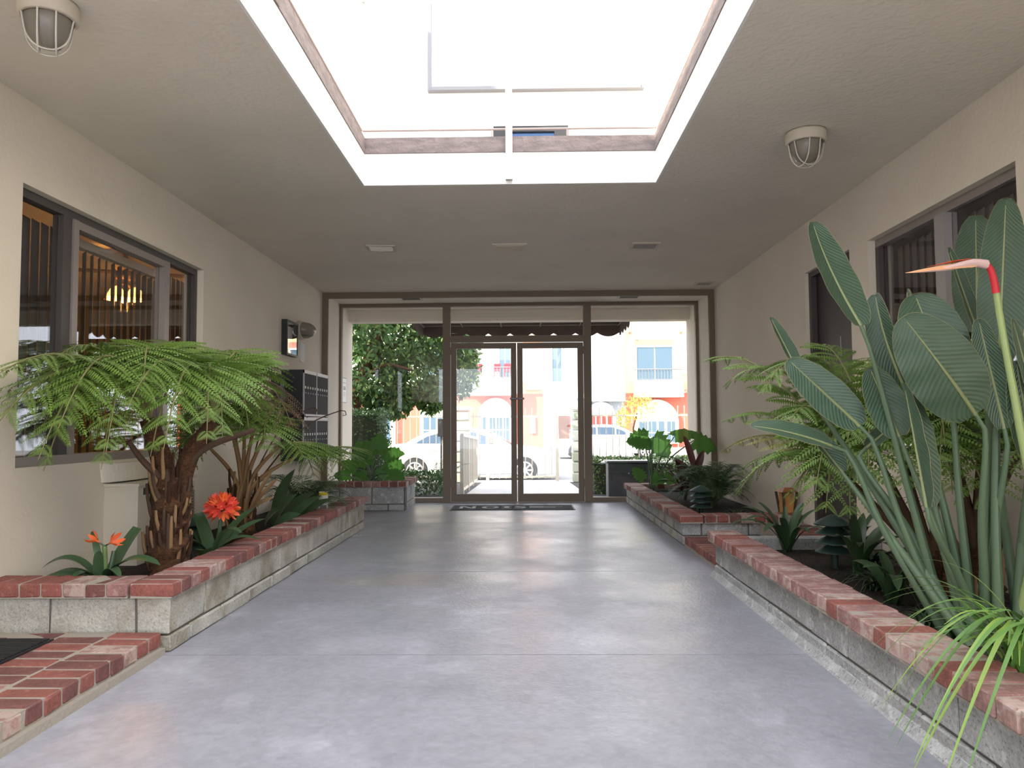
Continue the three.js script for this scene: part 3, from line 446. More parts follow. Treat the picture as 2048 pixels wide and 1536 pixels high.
{ // entrance mat; seen from inside its lettering stands on its head and its right part is worn away
  const cv = document.createElement('canvas'); cv.width = 1024; cv.height = 384; const c = cv.getContext('2d'); c.fillStyle = '#14151c'; c.fillRect(0, 0, 1024, 384); c.strokeStyle = '#22242e'; c.lineWidth = 22; c.strokeRect(11, 11, 1002, 362);
  c.fillStyle = '#b9b7b6'; c.textAlign = 'center'; c.textBaseline = 'middle'; c.font = 'bold 250px sans-serif'; ['N', 'O', 'I', 'S'].forEach((t, i) => { c.save(); c.translate([125, 320, 460, 575][i], 196); c.scale(i === 2 ? 1.1 : 0.92, 1); c.fillText(t, 0, 0); c.restore(); });
  c.globalAlpha = 0.75; c.fillStyle = '#a8a9a2'; c.fillRect(655, 110, 120, 150); c.fillRect(775, 150, 100, 90); c.fillRect(870, 160, 70, 30); c.globalAlpha = 1;
  for (let i = 0; i < 900; i++) { c.fillStyle = 'rgba(20,21,28,0.5)'; c.fillRect(rnd() * 1024, rnd() * 384, 6, 3); }
  const tx = new THREE.CanvasTexture(cv); tx.colorSpace = THREE.SRGBColorSpace;
  const g = thing('door_mat', 'black entrance mat with large pale lettering at the glass doors', 'mat', [-0.16, 0, -9.48]);
  const sm2 = new THREE.Shape(); const w = 0.75, d = 0.27, r = 0.01; sm2.moveTo(-w + r, -d); sm2.lineTo(w - r, -d); sm2.lineTo(w, -d + r); sm2.lineTo(w, d - r); sm2.lineTo(w - r, d); sm2.lineTo(-w + r, d); sm2.lineTo(-w, d - r); sm2.lineTo(-w, -d + r);
  mesh('backing', uvBox(new THREE.ExtrudeGeometry(sm2, { depth: 0.006, bevelEnabled: false }).rotateX(-Math.PI / 2)), M.black, g);
  mesh('pile', new THREE.BoxGeometry(1.46, 0.004, 0.5).translate(0, 0.008, 0), [0, 0, 1, 0, 0, 0].map((k) => (k ? std({ map: tx, roughness: 0.95 }) : M.black)), g);
  const m = thing('rubber_mat', 'black ridged rubber mat on the left brick landing', 'mat', [-2.24, 0.0985, -3.0]);
  mesh('sheet', cbox(0.44, 0.006, 0.62, 0, 0.003, 0), M.black, m); for (let i = 0; i < 30; i++) mesh('ridge', cbox(0.42, 0.006, 0.01, 0, 0.009, -0.29 + i * 0.02), M.black, m);
}

// ---------------------------------------------------------------- plant builders
const bez = (a, b, c, t) => a.clone().multiplyScalar((1 - t) * (1 - t)).addScaledVector(b, 2 * t * (1 - t)).addScaledVector(c, t * t);
const profiles = {
  paddle: (v) => Math.pow(Math.max(0, Math.sin(Math.PI * Math.pow(Math.min(1, v * 0.97 + 0.02), 0.85))), 0.42),
  strap: (v) => Math.min(1, 0.62 + v * 1.2) * Math.pow(Math.max(0, 1 - Math.pow(v, 4.5)), 0.6),
  blunt: (v) => 0.8 + 0.2 * Math.sin(v * 3), 
  blade: (v) => Math.pow(1 - v, 0.6) * Math.min(1, 0.6 + v * 3),
  oval: (v) => Math.pow(Math.sin(Math.PI * (0.04 + 0.96 * v)), 0.8),
};
// a leaf from base B to tip E; N is the side it bows to, w its width, bow the height of the arc, fold the V of the two halves
function blade(B, E, N, w, { bow = 0, fold = 0.25, prof = 'paddle', nv = 14, nu = 3, curl = 0, ripple = 0, twist = 0 } = {}) {
  const b = V(...B), e = V(...E), n0 = V(...N).normalize(), mid = b.clone().add(e).multiplyScalar(0.5).addScaledVector(n0, bow * 2), pos = [], uv = [], idx = [], f = profiles[prof], len = b.distanceTo(e), ph = rnd() * 6;
  for (let i = 0; i <= nv; i++) {
    const v = i / nv, p = bez(b, mid, e, v), t = bez(b, mid, e, Math.min(1, v + 0.01)).sub(bez(b, mid, e, Math.max(0, v - 0.01))).normalize();
    let s = t.clone().cross(n0).normalize(), n = s.clone().cross(t).normalize(); if (twist) { s.applyAxisAngle(t, twist * v); n.applyAxisAngle(t, twist * v); }
    const h = Math.max(0.0008, (w / 2) * f(v));
    for (let j = -nu; j <= nu; j++) { const u = j / nu, a = Math.abs(u), lift = a * Math.sin(fold) + curl * a * a + (ripple ? ripple * a * Math.sin(v * 22 + ph + u) : 0); const q = p.clone().addScaledVector(s, h * u * Math.cos(fold)).addScaledVector(n, h * lift); pos.push(q.x, q.y, q.z); uv.push(0.5 + u * 0.5, v * Math.max(0.5, len / 0.5)); }
  }
  const W = 2 * nu + 1; for (let i = 0; i < nv; i++) for (let j = 0; j < W - 1; j++) { const k = i * W + j; idx.push(k, k + 1, k + W, k + 1, k + W + 1, k + W); }
  const g = new THREE.BufferGeometry(); g.setAttribute('position', new THREE.Float32BufferAttribute(pos, 3)); g.setAttribute('uv', new THREE.Float32BufferAttribute(uv, 2)); g.setIndex(idx); g.computeVertexNormals();
  g.userData = { mid: (v) => bez(b, mid, e, v), n: n0 }; return g;
}
// a fern frond from C to tip E bowing upward by lift; twice-divided leaflets
function frond(parent, C, E, lift, o = {}) {
  const { mat = M.fern, rach = M.rachis, width = 0.34, bare = 0.2, pairs = 10, sub = 17, droop = 0.38, pin = 0.062, simple = false, r0 = 0.009, name = 'frond', side = 0 } = o;
  const c = V(...C), e = V(...E), m = c.clone().lerp(e, 0.5); m.y += lift; if (side) m.add(e.clone().sub(c).cross(V(0, 1, 0)).normalize().multiplyScalar(side));
  const P = (t) => bez(c, m, e, t), pos = [], nor = [], uv = [];
  const leaf = (a, b, s, w, lw = 0.4) => { // small pointed leaflet from a to b, s = widthwise direction
    const q = a.clone().lerp(b, lw), l = q.clone().addScaledVector(s, w), r = q.clone().addScaledVector(s, -w), n = l.clone().sub(a).cross(b.clone().sub(a)).normalize(), flip = n.y < 0; if (flip) n.negate();
    for (const t of flip ? [[a, b, l], [a, r, b]] : [[a, l, b], [a, b, r]]) for (const k of t) { if (k.z > -10) k.x = Math.max(XL + 0.012, Math.min(XR - 0.012, k.x)); pos.push(k.x, k.y, k.z); nor.push(n.x, n.y, n.z); uv.push(k.x * 3 + k.y, k.z * 3); }
  };
  const len = P(0).distanceTo(P(0.5)) + P(0.5).distanceTo(P(1));
  for (let i = 0; i < pairs; i++) {
    const t = bare + (1 - bare) * ((i + 0.5) / pairs), k = (t - bare) / (1 - bare), p = P(t), T1 = P(Math.min(1, t + 0.01)).sub(P(t - 0.01)).normalize();
    let S = T1.clone().cross(V(0, 1, 0)); if (S.lengthSq() < 1e-4) S.set(1, 0, 0); S.normalize(); const U = S.clone().cross(T1).normalize();
    const L1 = width * Math.pow(Math.sin(Math.PI * Math.min(1, 0.16 + 0.84 * (0.12 + 0.88 * k))), 0.75) * rr(0.9, 1.06);
    for (const s of [-1, 1]) {
      const dir = S.clone().multiplyScalar(s * 0.86).addScaledVector(T1, 0.5).addScaledVector(U, 0.12 + rr(-0.08, 0.08)).normalize();
      const end = p.clone().addScaledVector(dir, L1); end.y -= droop * L1 * rr(0.7, 1.2); const ctl = p.clone().lerp(end, 0.5); ctl.y += droop * L1 * 0.35;
      if (simple) { leaf(p, end, T1, simple); continue; }
      const Q = (v) => bez(p, ctl, end, v), gap = L1 / sub, sl = Math.min(len * (1 - bare) / pairs * 0.62, pin) * (0.55 + 0.45 * Math.sin(Math.PI * Math.min(1, 0.25 + k)));
      for (let j = 0; j < sub; j++) {
        const v = (j + 0.6) / sub, q = Q(v), d2 = Q(Math.min(1, v + 0.03)).sub(Q(Math.max(0, v - 0.03))).normalize(), s2 = U.clone().cross(d2).normalize(), ll = sl * Math.max(0.15, 1 - 0.9 * Math.pow(v, 2.2)) * (0.7 + 0.3 * Math.min(1, v * 6));
        for (const z of [-1, 1]) { const tip = q.clone().addScaledVector(s2, z * ll).addScaledVector(d2, ll * 0.45); tip.y -= ll * 0.25; leaf(q, tip, d2, gap * 0.5, 0.36); }
      }
      leaf(Q(0.86), end.clone().addScaledVector(dir, gap * 0.5), T1, gap * 0.3);
    }
  }
  const g = new THREE.BufferGeometry(); g.setAttribute('position', new THREE.Float32BufferAttribute(pos, 3)); g.setAttribute('normal', new THREE.Float32BufferAttribute(nor, 3)); g.setAttribute('uv', new THREE.Float32BufferAttribute(uv, 2));
  const f = mesh(name, g, mat, parent); const pts = []; for (let i = 0; i <= 10; i++) pts.push(P(i / 10));
  mesh('rachis', tube(pts, r0, 0.0016, 6, 16), rach, f); return f;
}
function fernTrunk(parent, base, crown, r0, r1, stubs = 26) {
  const b = V(...base), c = V(...crown), rings = 16, pts = []; for (let i = 0; i <= 4; i++) pts.push(b.clone().lerp(c, i / 4).add(V(rr(-0.008, 0.008), 0, rr(-0.008, 0.008))));
  const g = tube(pts, 1, 1, 16, rings), p = g.attributes.position, cur = new THREE.CatmullRomCurve3(pts);
  for (let i = 0; i <= rings; i++) { const q = cur.getPointAt(i / rings), t = i / rings, R = r0 + (r1 - r0) * t; for (let j = 0; j <= 16; j++) { const k = i * 17 + j, d = V().fromBufferAttribute(p, k).sub(q), a = (j % 16) * 2.399, rad = R * (1 + 0.16 * Math.sin(a * 3 + i * 1.7) + 0.1 * Math.sin(a * 7 + i * 3.1)); d.multiplyScalar(rad).add(q); p.setXYZ(k, d.x, d.y, d.z); } }
  g.computeVertexNormals(); mesh('trunk', g, M.bark, parent);
  for (let i = 0; i < stubs; i++) { const t = rr(0.08, 0.95), a = i * 2.4, q = b.clone().lerp(c, t), R = r0 + (r1 - r0) * t, o = V(Math.cos(a), 0, Math.sin(a)), len = rr(0.08, 0.24); const s = q.clone().addScaledVector(o, R * 0.8), e = s.clone().addScaledVector(o, rr(0.01, 0.05)).add(V(0, len, 0)); mesh('stalk_stub', tube([s, s.clone().lerp(e, 0.5).addScaledVector(o, 0.012), e], 0.014, 0.007, 5, 3), rnd() < 0.35 ? M.stalkLight : rnd() < 0.6 ? M.bark : M.stalk, parent); }
}
// bare stalks that splay out of the crown under the fronds
const stalk = (parent, pts, r0 = 0.02, r1 = 0.01, mat = M.stalk) => mesh('stalk', tube(pts, r0, r1, 8, 10), mat, parent);

// ---------------------------------------------------------------- left tree ferns
{
  const f = thing('tree_fern', 'large tree fern with shaggy brown trunk in the left planter', 'fern', [0, 0, 0]), C = [-1.93, 0.76, -4.2];
  fernTrunk(f, [-1.95, 0.19, -4.2], [-1.93, 0.74, -4.2], 0.1, 0.085, 90);
  // two thick crown forks, then stalks
  stalk(f, [[-1.95, 0.64, -4.2], [-2.0, 0.85, -4.2], [-2.06, 1.05, -4.18]], 0.065, 0.05, M.bark); stalk(f, [[-1.9, 0.64, -4.2], [-1.84, 0.86, -4.22], [-1.72, 1.03, -4.25]], 0.06, 0.045, M.bark);
  stalk(f, [[-1.96, 0.72, -4.15], [-2.05, 0.83, -4.1], [-2.1, 0.93, -4.05]], 0.022, 0.014); stalk(f, [[-1.88, 0.72, -4.2], [-1.78, 0.87, -4.2], [-1.5, 0.99, -4.25]], 0.022, 0.014);
  const A = [-2.06, 1.02, -4.18], B = [-1.74, 1.0, -4.24];
  const list = [
    // bright near fronds
    [A, [-2.34, 0.95, -3.3], 0.62, 'fern', 0.34], [A, [-2.18, 0.86, -3.42], 0.75, 'fern', 0.34], [A, [-1.93, 0.88, -3.52], 0.8, 'fern', 0.32], [A, [-2.3, 1.22, -3.28], 0.45, 'fern', 0.32],
    [B, [-1.7, 0.9, -3.6], 0.75, 'fern', 0.3], [A, [-2.4, 0.95, -3.75], 0.7, 'fern', 0.32], [A, [-2.36, 1.3, -3.75], 0.5, 'fern', 0.3], [A, [-2.05, 1.0, -3.35], 0.7, 'fern', 0.32], [B, [-1.82, 1.1, -3.5], 0.6, 'fern', 0.3], [A, [-2.38, 1.08, -3.5], 0.55, 'fern', 0.32], [A, [-2.28, 0.8, -3.62], 0.85, 'fern', 0.32], [A, [-2.06, 0.8, -3.72], 0.9, 'fern', 0.3], [B, [-1.85, 0.86, -3.78], 0.85, 'fern', 0.28], [B, [-1.58, 0.92, -3.8], 0.75, 'fern', 0.28],
    // upper and right fronds
    [A, [-2.34, 1.36, -4.6], 0.55, 'fern', 0.3], [A, [-2.2, 1.35, -4.95], 0.65, 'fern', 0.32], [B, [-1.92, 1.25, -5.15], 0.7, 'fern', 0.34], [B, [-1.78, 1.12, -5.05], 0.8, 'fern', 0.34],
    [B, [-1.66, 1.02, -4.8], 0.8, 'fern', 0.32], [B, [-1.6, 0.96, -4.45], 0.75, 'fern', 0.32], [B, [-1.56, 0.95, -3.95], 0.75, 'fern', 0.3], [A, [-1.8, 1.22, -3.6], 0.55, 'fern', 0.3], [B, [-1.62, 1.28, -4.6], 0.5, 'fern', 0.3], [B, [-1.7, 1.12, -5.0], 0.7, 'fern', 0.3], [B, [-1.58, 1.15, -4.1], 0.5, 'fern', 0.3], [A, [-2.1, 1.4, -4.4], 0.45, 'fern', 0.3],
  ];
  for (const [c, e, l, m, w] of list) frond(f, c, e, l, { mat: M[m], width: w, bare: 0.2, r0: 0.013 });
  frond(f, B, [-1.5, 1.0, -4.95], 0.6, { mat: M.fernBrown, width: 0.24, bare: 0.5, pairs: 6, r0: 0.01, droop: 0.7 });
}
{
  const f = thing('tree_fern', 'smaller tree fern with splayed brown stalks behind the coral clivia', 'fern');
  fernTrunk(f, [-2.02, 0.19, -5.45], [-2.02, 0.5, -5.5], 0.085, 0.09, 50);
  const C = [-2.02, 0.5, -5.5], tops = [[-2.2, 0.86, -5.35], [-2.1, 0.95, -5.5], [-2.02, 1.0, -5.52], [-1.95, 0.98, -5.5], [-1.87, 0.93, -5.5], [-1.8, 0.86, -5.6], [-1.72, 0.78, -5.75], [-2.15, 0.9, -5.7]];
  for (const t of tops) stalk(f, [C, [C[0] + (t[0] - C[0]) * 0.4, C[1] + (t[1] - C[1]) * 0.55, C[2] + (t[2] - C[2]) * 0.4], t], 0.02, 0.011, M.stalkLight);
  const list = [[0, [-2.34, 0.72, -5.0], 0.3, 'fern'], [1, [-2.3, 1.16, -5.05], 0.3, 'fern'], [2, [-1.98, 1.14, -4.85], 0.35, 'fern'], [2, [-2.15, 1.1, -6.0], 0.15, 'fern'], [0, [-2.3, 0.95, -4.95], 0.3, 'fern'], [1, [-2.1, 1.0, -4.9], 0.35, 'fern'], [4, [-1.7, 0.85, -5.0], 0.3, 'fern'], [5, [-1.55, 0.78, -5.4], 0.15, 'fern'], [6, [-1.4, 0.76, -6.4], 0.1, 'fern'], [3, [-1.85, 0.95, -4.95], 0.35, 'fern'], [5, [-1.52, 0.72, -5.7], 0.15, 'fern'], [3, [-1.75, 1.12, -5.0], 0.3, 'fern'], [3, [-1.95, 1.05, -6.0], 0.15, 'fern'], [4, [-1.7, 0.92, -5.1], 0.2, 'fern'], [5, [-1.42, 0.7, -6.0], 0.18, 'fern'], [5, [-1.5, 0.78, -6.4], 0.12, 'fern'], [6, [-1.35, 0.8, -6.6], 0.1, 'fern'], [6, [-1.45, 0.66, -6.2], 0.25, 'fern'], [7, [-2.3, 0.95, -6.2], 0.12, 'fern'], [6, [-1.62, 0.62, -5.9], 0.2, 'fern'], [0, [-2.28, 0.8, -5.1], 0.2, 'fern'], [4, [-1.8, 1.05, -5.2], 0.15, 'fern']];
  for (const [i, e, l, m] of list) frond(f, tops[i], e, l, { mat: M[m], width: 0.3, bare: 0.05, pairs: 8, sub: 16, pin: 0.055, r0: 0.01, droop: 0.45 });
  for (const [a, b] of [[[-2.0, 0.55, -5.5], [-1.72, 1.16, -6.2]], [[-1.98, 0.55, -5.55], [-1.55, 1.14, -6.5]], [[-2.0, 0.55, -5.5], [-1.9, 1.2, -6.0]]]) { // unrolling crosiers
    const A = V(...a), B = V(...b), up = A.clone().lerp(B, 0.6).add(V(-0.03, 0.1, 0)), pts = [A, up, B]; for (let k = 0; k < 8; k++) { const r = 0.03 * (1 - k / 9); pts.push(B.clone().add(V(Math.sin(k * 0.9) * r + 0.01, -0.03 + Math.cos(k * 0.9) * r, -0.01))); } mesh('crosier', tube(pts, 0.007, 0.004, 6, 40), M.stalk, f);
  }
  for (let i = 0; i < 7; i++) { const a = rr(-0.6, 1.6); mesh('dead_stalk', blade([-2.0 + Math.cos(a) * 0.06, 0.32 + i * 0.02, -5.44 + Math.sin(a) * 0.05], [-1.98 + Math.cos(a) * rr(0.16, 0.3), rr(0.5, 0.72), -5.4 + Math.sin(a) * rr(0.1, 0.2)], [0, 0.3, 1], 0.035, { fold: 0.4, prof: 'strap', bow: 0.03 }), M.stalkLight, f); }
}
// ---------------------------------------------------------------- strap-leaved clivias
function trumpet() { const list = []; for (let i = 0; i < 6; i++) { const a = i * Math.PI / 3, d = V(Math.cos(a), 0, Math.sin(a)); list.push(blade([d.x * 0.006, 0, d.z * 0.006], [d.x * 0.036, 0.05, d.z * 0.036], [-d.x, 0.6, -d.z], 0.022, { bow: -0.006, fold: 0.15, prof: 'oval', nv: 6, nu: 1 })); } list.push(new THREE.CylinderGeometry(0.007, 0.003, 0.02, 6).translate(0, -0.01, 0)); return merge(list); }
const flowerGeo = trumpet();
function clivia(label, base, leaves, flower) {
  const g = thing('clivia', label, 'clivia');
  for (const [e, w, bow, m, prof] of leaves) { const B = [base[0] + rr(-0.02, 0.02), base[1], base[2] + rr(-0.02, 0.02)], d = V(e[0] - B[0], 0, e[2] - B[2]); mesh('leaf', blade(B, e, [-d.x * 0.6, 0.5 + d.length(), -d.z * 0.6 + 0.12], w, { bow, fold: 0.22, prof: prof || 'strap', nu: 2 }), m || M.strap, g); }
  for (const fl of flower || []) {
    mesh('flower_stem', tube([base, V(...base).lerp(V(...fl.at), 0.5).add(V(0.01, 0, 0)), fl.at], 0.014, 0.011, 8, 8), fl.stem || M.strap, g);
    for (let i = 0; i < fl.n; i++) { const a = i * 2.399, y = fl.n > 4 ? 1 - 1.55 * (i + 0.5) / fl.n : 0.5, r = Math.sqrt(1 - y * y), d = fl.dirs ? V(...fl.dirs[i]).normalize() : V(Math.cos(a) * r, y, Math.sin(a) * r), m = mesh('flower', flowerGeo, i % 3 ? fl.mat : fl.mat2 || fl.mat, g); m.position.set(...fl.at).addScaledVector(d, fl.rad); m.quaternion.setFromUnitVectors(V(0, 1, 0), d); m.scale.setScalar(fl.s * rr(0.85, 1.1)); mesh('flower_stalk', tube([V(...fl.at), m.position.clone()], 0.004, 0.003, 5, 2), M.strap, m.parent); }
  }
}
clivia('clivia with two small orange flowers at the left planter corner', [-2.06, 0.2, -3.74], [[[-2.3, 0.34, -3.66], 0.085, 0.1], [[-2.34, 0.24, -3.6], 0.085, 0.09, M.strap], [[-1.94, 0.5, -3.86], 0.1, 0.02, M.strap, 'blunt'], [[-1.76, 0.34, -3.72], 0.1, 0.09], [[-2.2, 0.48, -3.9], 0.035, 0.06, M.strap], [[-2.38, 0.24, -3.74], 0.05, 0.1, M.strap], [[-1.9, 0.3, -3.62], 0.05, 0.08], [[-2.12, 0.3, -3.6], 0.06, 0.06, M.strap], [[-2.03, 0.42, -3.66], 0.05, 0.03]],
  [{ at: [-2.045, 0.43, -3.74], n: 2, rad: 0.045, s: 1.05, mat: M.orange, stem: M.strapYoung, dirs: [[-1, 0.75, 0.2], [0.9, 0.45, 0.25]] }, { at: [-2.02, 0.4, -3.78], n: 0, stem: M.strap }]);
clivia('clivia with a round cluster of coral-red flowers', [-1.83, 0.2, -4.5], [[[-1.93, 0.5, -4.52], 0.085, 0.02, M.strap, 'blunt'], [[-1.56, 0.32, -4.6], 0.07, 0.09], [[-1.6, 0.44, -4.75], 0.08, 0.05], [[-1.8, 0.32, -4.3], 0.09, 0.03, M.strapYoung, 'blunt'], [[-1.95, 0.36, -4.35], 0.08, 0.06, M.strap], [[-2.05, 0.4, -4.62], 0.07, 0.08, M.strap], [[-1.68, 0.5, -4.78], 0.07, 0.05, M.strap], [[-1.62, 0.4, -4.4], 0.06, 0.1, M.strap]],
  [{ at: [-1.775, 0.53, -4.5], n: 26, rad: 0.05, s: 1.0, mat: M.coral, mat2: M.orange, stem: M.strap }]);
clivia('dark strap-leaved clivia behind the green path light', [1.78, 0.19, -4.2], [[[1.74, 0.56, -4.2], 0.085, 0.02, M.strap, 'oval'], [[1.93, 0.46, -4.2], 0.07, 0.05, M.strap, 'oval'], [[1.98, 0.4, -4.3], 0.06, 0.06, M.strap, 'oval'], [[1.9, 0.5, -4.4], 0.07, 0.04, M.strap, 'oval'], [[1.62, 0.42, -4.1], 0.06, 0.06, M.strap], [[2.1, 0.35, -4.1], 0.05, 0.12, M.strap], [[1.68, 0.38, -3.95], 0.05, 0.08, M.strap], [[1.85, 0.36, -3.9], 0.045, 0.1, M.strap], [[2.05, 0.3, -3.85], 0.12, 0.1, M.strap, 'oval']]);
clivia('dusty strap-leaved plant at the far end of the near right planter', [1.66, 0.19, -4.98], [[[1.3, 0.36, -5.0], 0.06, 0.1], [[1.4, 0.47, -5.02], 0.065, 0.07], [[1.46, 0.34, -4.8], 0.06, 0.1, M.strap], [[1.38, 0.4, -4.9], 0.06, 0.1], [[1.5, 0.5, -5.04], 0.06, 0.05], [[1.78, 0.5, -5.0], 0.07, 0.04], [[1.84, 0.46, -4.95], 0.05, 0.05], [[1.72, 0.34, -4.75], 0.05, 0.08, M.strap], [[1.58, 0.42, -4.85], 0.05, 0.06], [[1.86, 0.34, -4.8], 0.05, 0.08, M.strap], [[1.66, 0.48, -5.0], 0.045, 0.02]]);
clivia('dark wide-leaved clivia deep in the near right planter by the wall', [2.0, 0.19, -4.75], [[[1.8, 0.42, -4.65], 0.08, 0.07, M.strap], [[2.15, 0.5, -4.7], 0.08, 0.05, M.strap], [[1.95, 0.52, -4.8], 0.08, 0.03, M.strap], [[1.85, 0.3, -4.5], 0.07, 0.09, M.strap], [[2.12, 0.34, -4.5], 0.07, 0.08, M.strap], [[2.0, 0.4, -4.55], 0.07, 0.06, M.strap]]);
clivia('dark glossy clivia at the foot of the bristly fern', [1.66, 0.19, -3.55], [[[1.5, 0.36, -3.5], 0.07, 0.07, M.strap], [[1.8, 0.4, -3.5], 0.07, 0.07, M.strap], [[1.62, 0.42, -3.6], 0.07, 0.03, M.strap], [[1.56, 0.3, -3.3], 0.06, 0.09, M.strap], [[1.74, 0.32, -3.3], 0.06, 0.09, M.strap], [[1.54, 0.34, -3.75], 0.07, 0.07, M.strap], [[1.68, 0.36, -3.35], 0.06, 0.06, M.strap]]);
{ // low dark foliage
  const g = thing('cast_iron_plant', 'dark broad-leaved plant low in the middle of the left planter', 'plant');
  for (const [b, e, w] of [[[-1.95, 0.2, -5.95], [-1.78, 0.68, -5.95], 0.12], [[-1.95, 0.2, -5.95], [-1.72, 0.5, -5.8], 0.11], [[-1.9, 0.2, -6.1], [-1.64, 0.45, -6.2], 0.1], [[-1.95, 0.2, -6], [-1.9, 0.5, -6.2], 0.1], [[-1.9, 0.2, -6.3], [-1.62, 0.4, -6.5], 0.1], [[-2, 0.2, -6.3], [-1.75, 0.46, -6.4], 0.12], [[-1.9, 0.2, -5.8], [-1.66, 0.36, -5.7], 0.1], [[-1.95, 0.2, -5.75], [-1.75, 0.42, -5.5], 0.1]]) mesh('leaf', blade(b, e, [-0.2, 0.5, 0.6], w, { bow: 0.05, prof: 'oval' }), M.strap, g);
}
function palm(label, base, n, len, mats, hh, rise = 0.22, seed = 0) {
  const g = thing('pygmy_palm', label, 'palm');
  for (let i = 0; i < n; i++) { const a = i * 2.399 + seed, l = len * rr(0.75, 1.1), up = rr(0.05, hh), e = [base[0] + Math.cos(a) * l, base[1] + up, base[2] + Math.sin(a) * l]; e[0] = Math.max(XL + 0.06, Math.min(XR - 0.06, e[0])); frond(g, base, e, rise + up * 0.4, { mat: mats[i % mats.length], width: 0.13, bare: 0.15, pairs: 26, simple: 0.0048, r0: 0.005, droop: 0.2, rach: M.bopStem }); }
}
palm('fine-leaved dark palm below the lower mailboxes', [-1.98, 0.22, -6.9], 38, 0.5, [M.palm], 0.32);
palm('fine-leaved dark palm by the right end of the entrance screen', [1.86, 0.17, -7.75], 46, 0.46, [M.palm], 0.4, 0.26, 1);
palm('second fine-leaved palm beside the red cordyline', [1.95, 0.17, -8.5], 30, 0.42, [M.palm], 0.42, 0.26, 2);
{
  const g = thing('cordyline', 'dark red cordyline in the far right planter', 'cordyline');
  for (let i = 0; i < 16; i++) { const a = i * 2.399, r = rr(0.18, 0.3); mesh('leaf', blade([1.76, 0.2 + (i % 4) * 0.05, -8.75], [1.76 + Math.cos(a) * r, 0.3 + (i / 16) * 0.35, -8.75 + Math.sin(a) * r], [-Math.cos(a) * 0.5, 0.8, -Math.sin(a) * 0.5 + 0.1], 0.05, { bow: 0.05, prof: 'strap', nu: 2 }), M.ti, g); }
  mesh('leaf', blade([1.9, 0.5, -8.75], [1.8, 0.88, -8.8], [0.2, 0.1, 1], 0.085, { prof: 'strap', bow: 0.02 }), M.ti, g); mesh('leaf', blade([1.88, 0.42, -8.75], [2.0, 0.72, -8.7], [0, 0.2, 1], 0.09, { prof: 'oval', bow: 0.02 }), M.ti, g); mesh('leaf', blade([1.86, 0.4, -8.75], [1.68, 0.62, -8.7], [0, 0.4, 1], 0.1, { prof: 'oval', bow: 0.03 }), M.ti, g);
  mesh('stem', tube([[1.78, 0.1, -8.75], [1.82, 0.3, -8.75], [1.88, 0.5, -8.75]], 0.018, 0.012), M.stalk, g);
}
// lobed philodendron leaf in its own plane
function lobed(seedS) {
  const s = new THREE.Shape(), N = 11, out = []; for (let i = 0; i <= N; i++) { const t = i / N, w = 0.5 * Math.pow(Math.sin(Math.PI * (0.16 + 0.84 * t)), 0.7); out.push([w * (i % 2 ? 0.74 : 1.04) + (hash2(i, seedS, 7) - 0.5) * 0.06, t * 1.1 - 0.15]); }
  s.moveTo(0, 0.02); out.forEach(([x, y]) => s.lineTo(x, y)); s.lineTo(0, 1.02); out.slice().reverse().forEach(([x, y]) => s.lineTo(-x, y)); s.closePath();
  const g = new THREE.ShapeGeometry(s, 4); const p = g.attributes.position; for (let i = 0; i < p.count; i++) p.setZ(i, -0.14 * Math.abs(p.getX(i)) - 0.18 * (p.getY(i)) ** 2 + 0.03 * Math.sin(p.getX(i) * 14)); g.computeVertexNormals(); return g;
}
const lob = [lobed(1), lobed(2), lobed(3)];
function philodendron(label, base, leaves) {
  const g = thing('philodendron', label, 'philodendron');
  leaves.forEach(([at, size, yaw, pitch, roll, m], i) => { const l = mesh('leaf', lob[i % 3], m || M.philo, g); l.position.set(...at); l.rotation.order = 'YXZ'; l.rotation.set(pitch, yaw, roll); l.scale.setScalar(size); const mid = V(...base).lerp(V(...at), 0.55).add(V((at[0] - base[0]) * -0.15, 0.05, 0)); mesh('petiole', tube([[base[0] + rr(-0.04, 0.04), base[1], base[2] + rr(-0.04, 0.04)], mid, at], 0.012, 0.006, 6, 10), M.bopStem, g); });
}
philodendron('lobed green philodendron on tall stems before the right side light', [1.52, 0.17, -9.4], [[[1.5, 0.86, -9.4], 0.3, 0.2, -0.5, 1.75], [[1.55, 0.86, -9.38], 0.32, -0.2, -0.35, -2.5], [[1.45, 0.78, -9.42], 0.22, 0.3, -0.6, 1.3, M.philo], [[1.83, 0.86, -9.5], 0.3, -0.3, -0.9, -1.0], [[2.0, 0.82, -9.2], 0.3, 0.1, -0.5, -1.9, M.philo], [[1.42, 0.36, -9.3], 0.2, 0.4, -0.4, 0.6], [[1.68, 0.36, -9.25], 0.2, -0.3, -0.5, -1.2, M.philo], [[1.6, 0.3, -9.3], 0.18, 0, -0.4, 0.2]]);
philodendron('bright green philodendron in the small planter at the left glass', [-1.95, 0.28, -9.65], [[[-1.86, 0.66, -9.7], 0.3, 0.2, -0.2, -0.15], [[-1.88, 0.66, -9.68], 0.26, 0.2, -0.4, 0.7], [[-1.76, 0.66, -9.62], 0.26, -0.2, -0.7, -1.4, M.philo], [[-1.74, 0.54, -9.6], 0.26, -0.2, -0.5, -1.7], [[-1.68, 0.42, -9.55], 0.22, -0.2, -0.6, -1.9], [[-2.1, 0.48, -9.6], 0.24, 0.4, -0.5, 1.0], [[-1.8, 0.5, -9.6], 0.2, 0, -0.4, -2.6, M.philo], [[-2.2, 0.4, -9.7], 0.22, 0.3, -0.6, 1.5], [[-1.98, 0.52, -9.7], 0.24, 0, -0.4, 0.4, M.philo], [[-1.98, 0.4, -9.6], 0.2, 0, -0.4, 1.9], [[-2.05, 0.6, -9.75], 0.26, 0.2, -0.2, 0.3, M.philo]]);

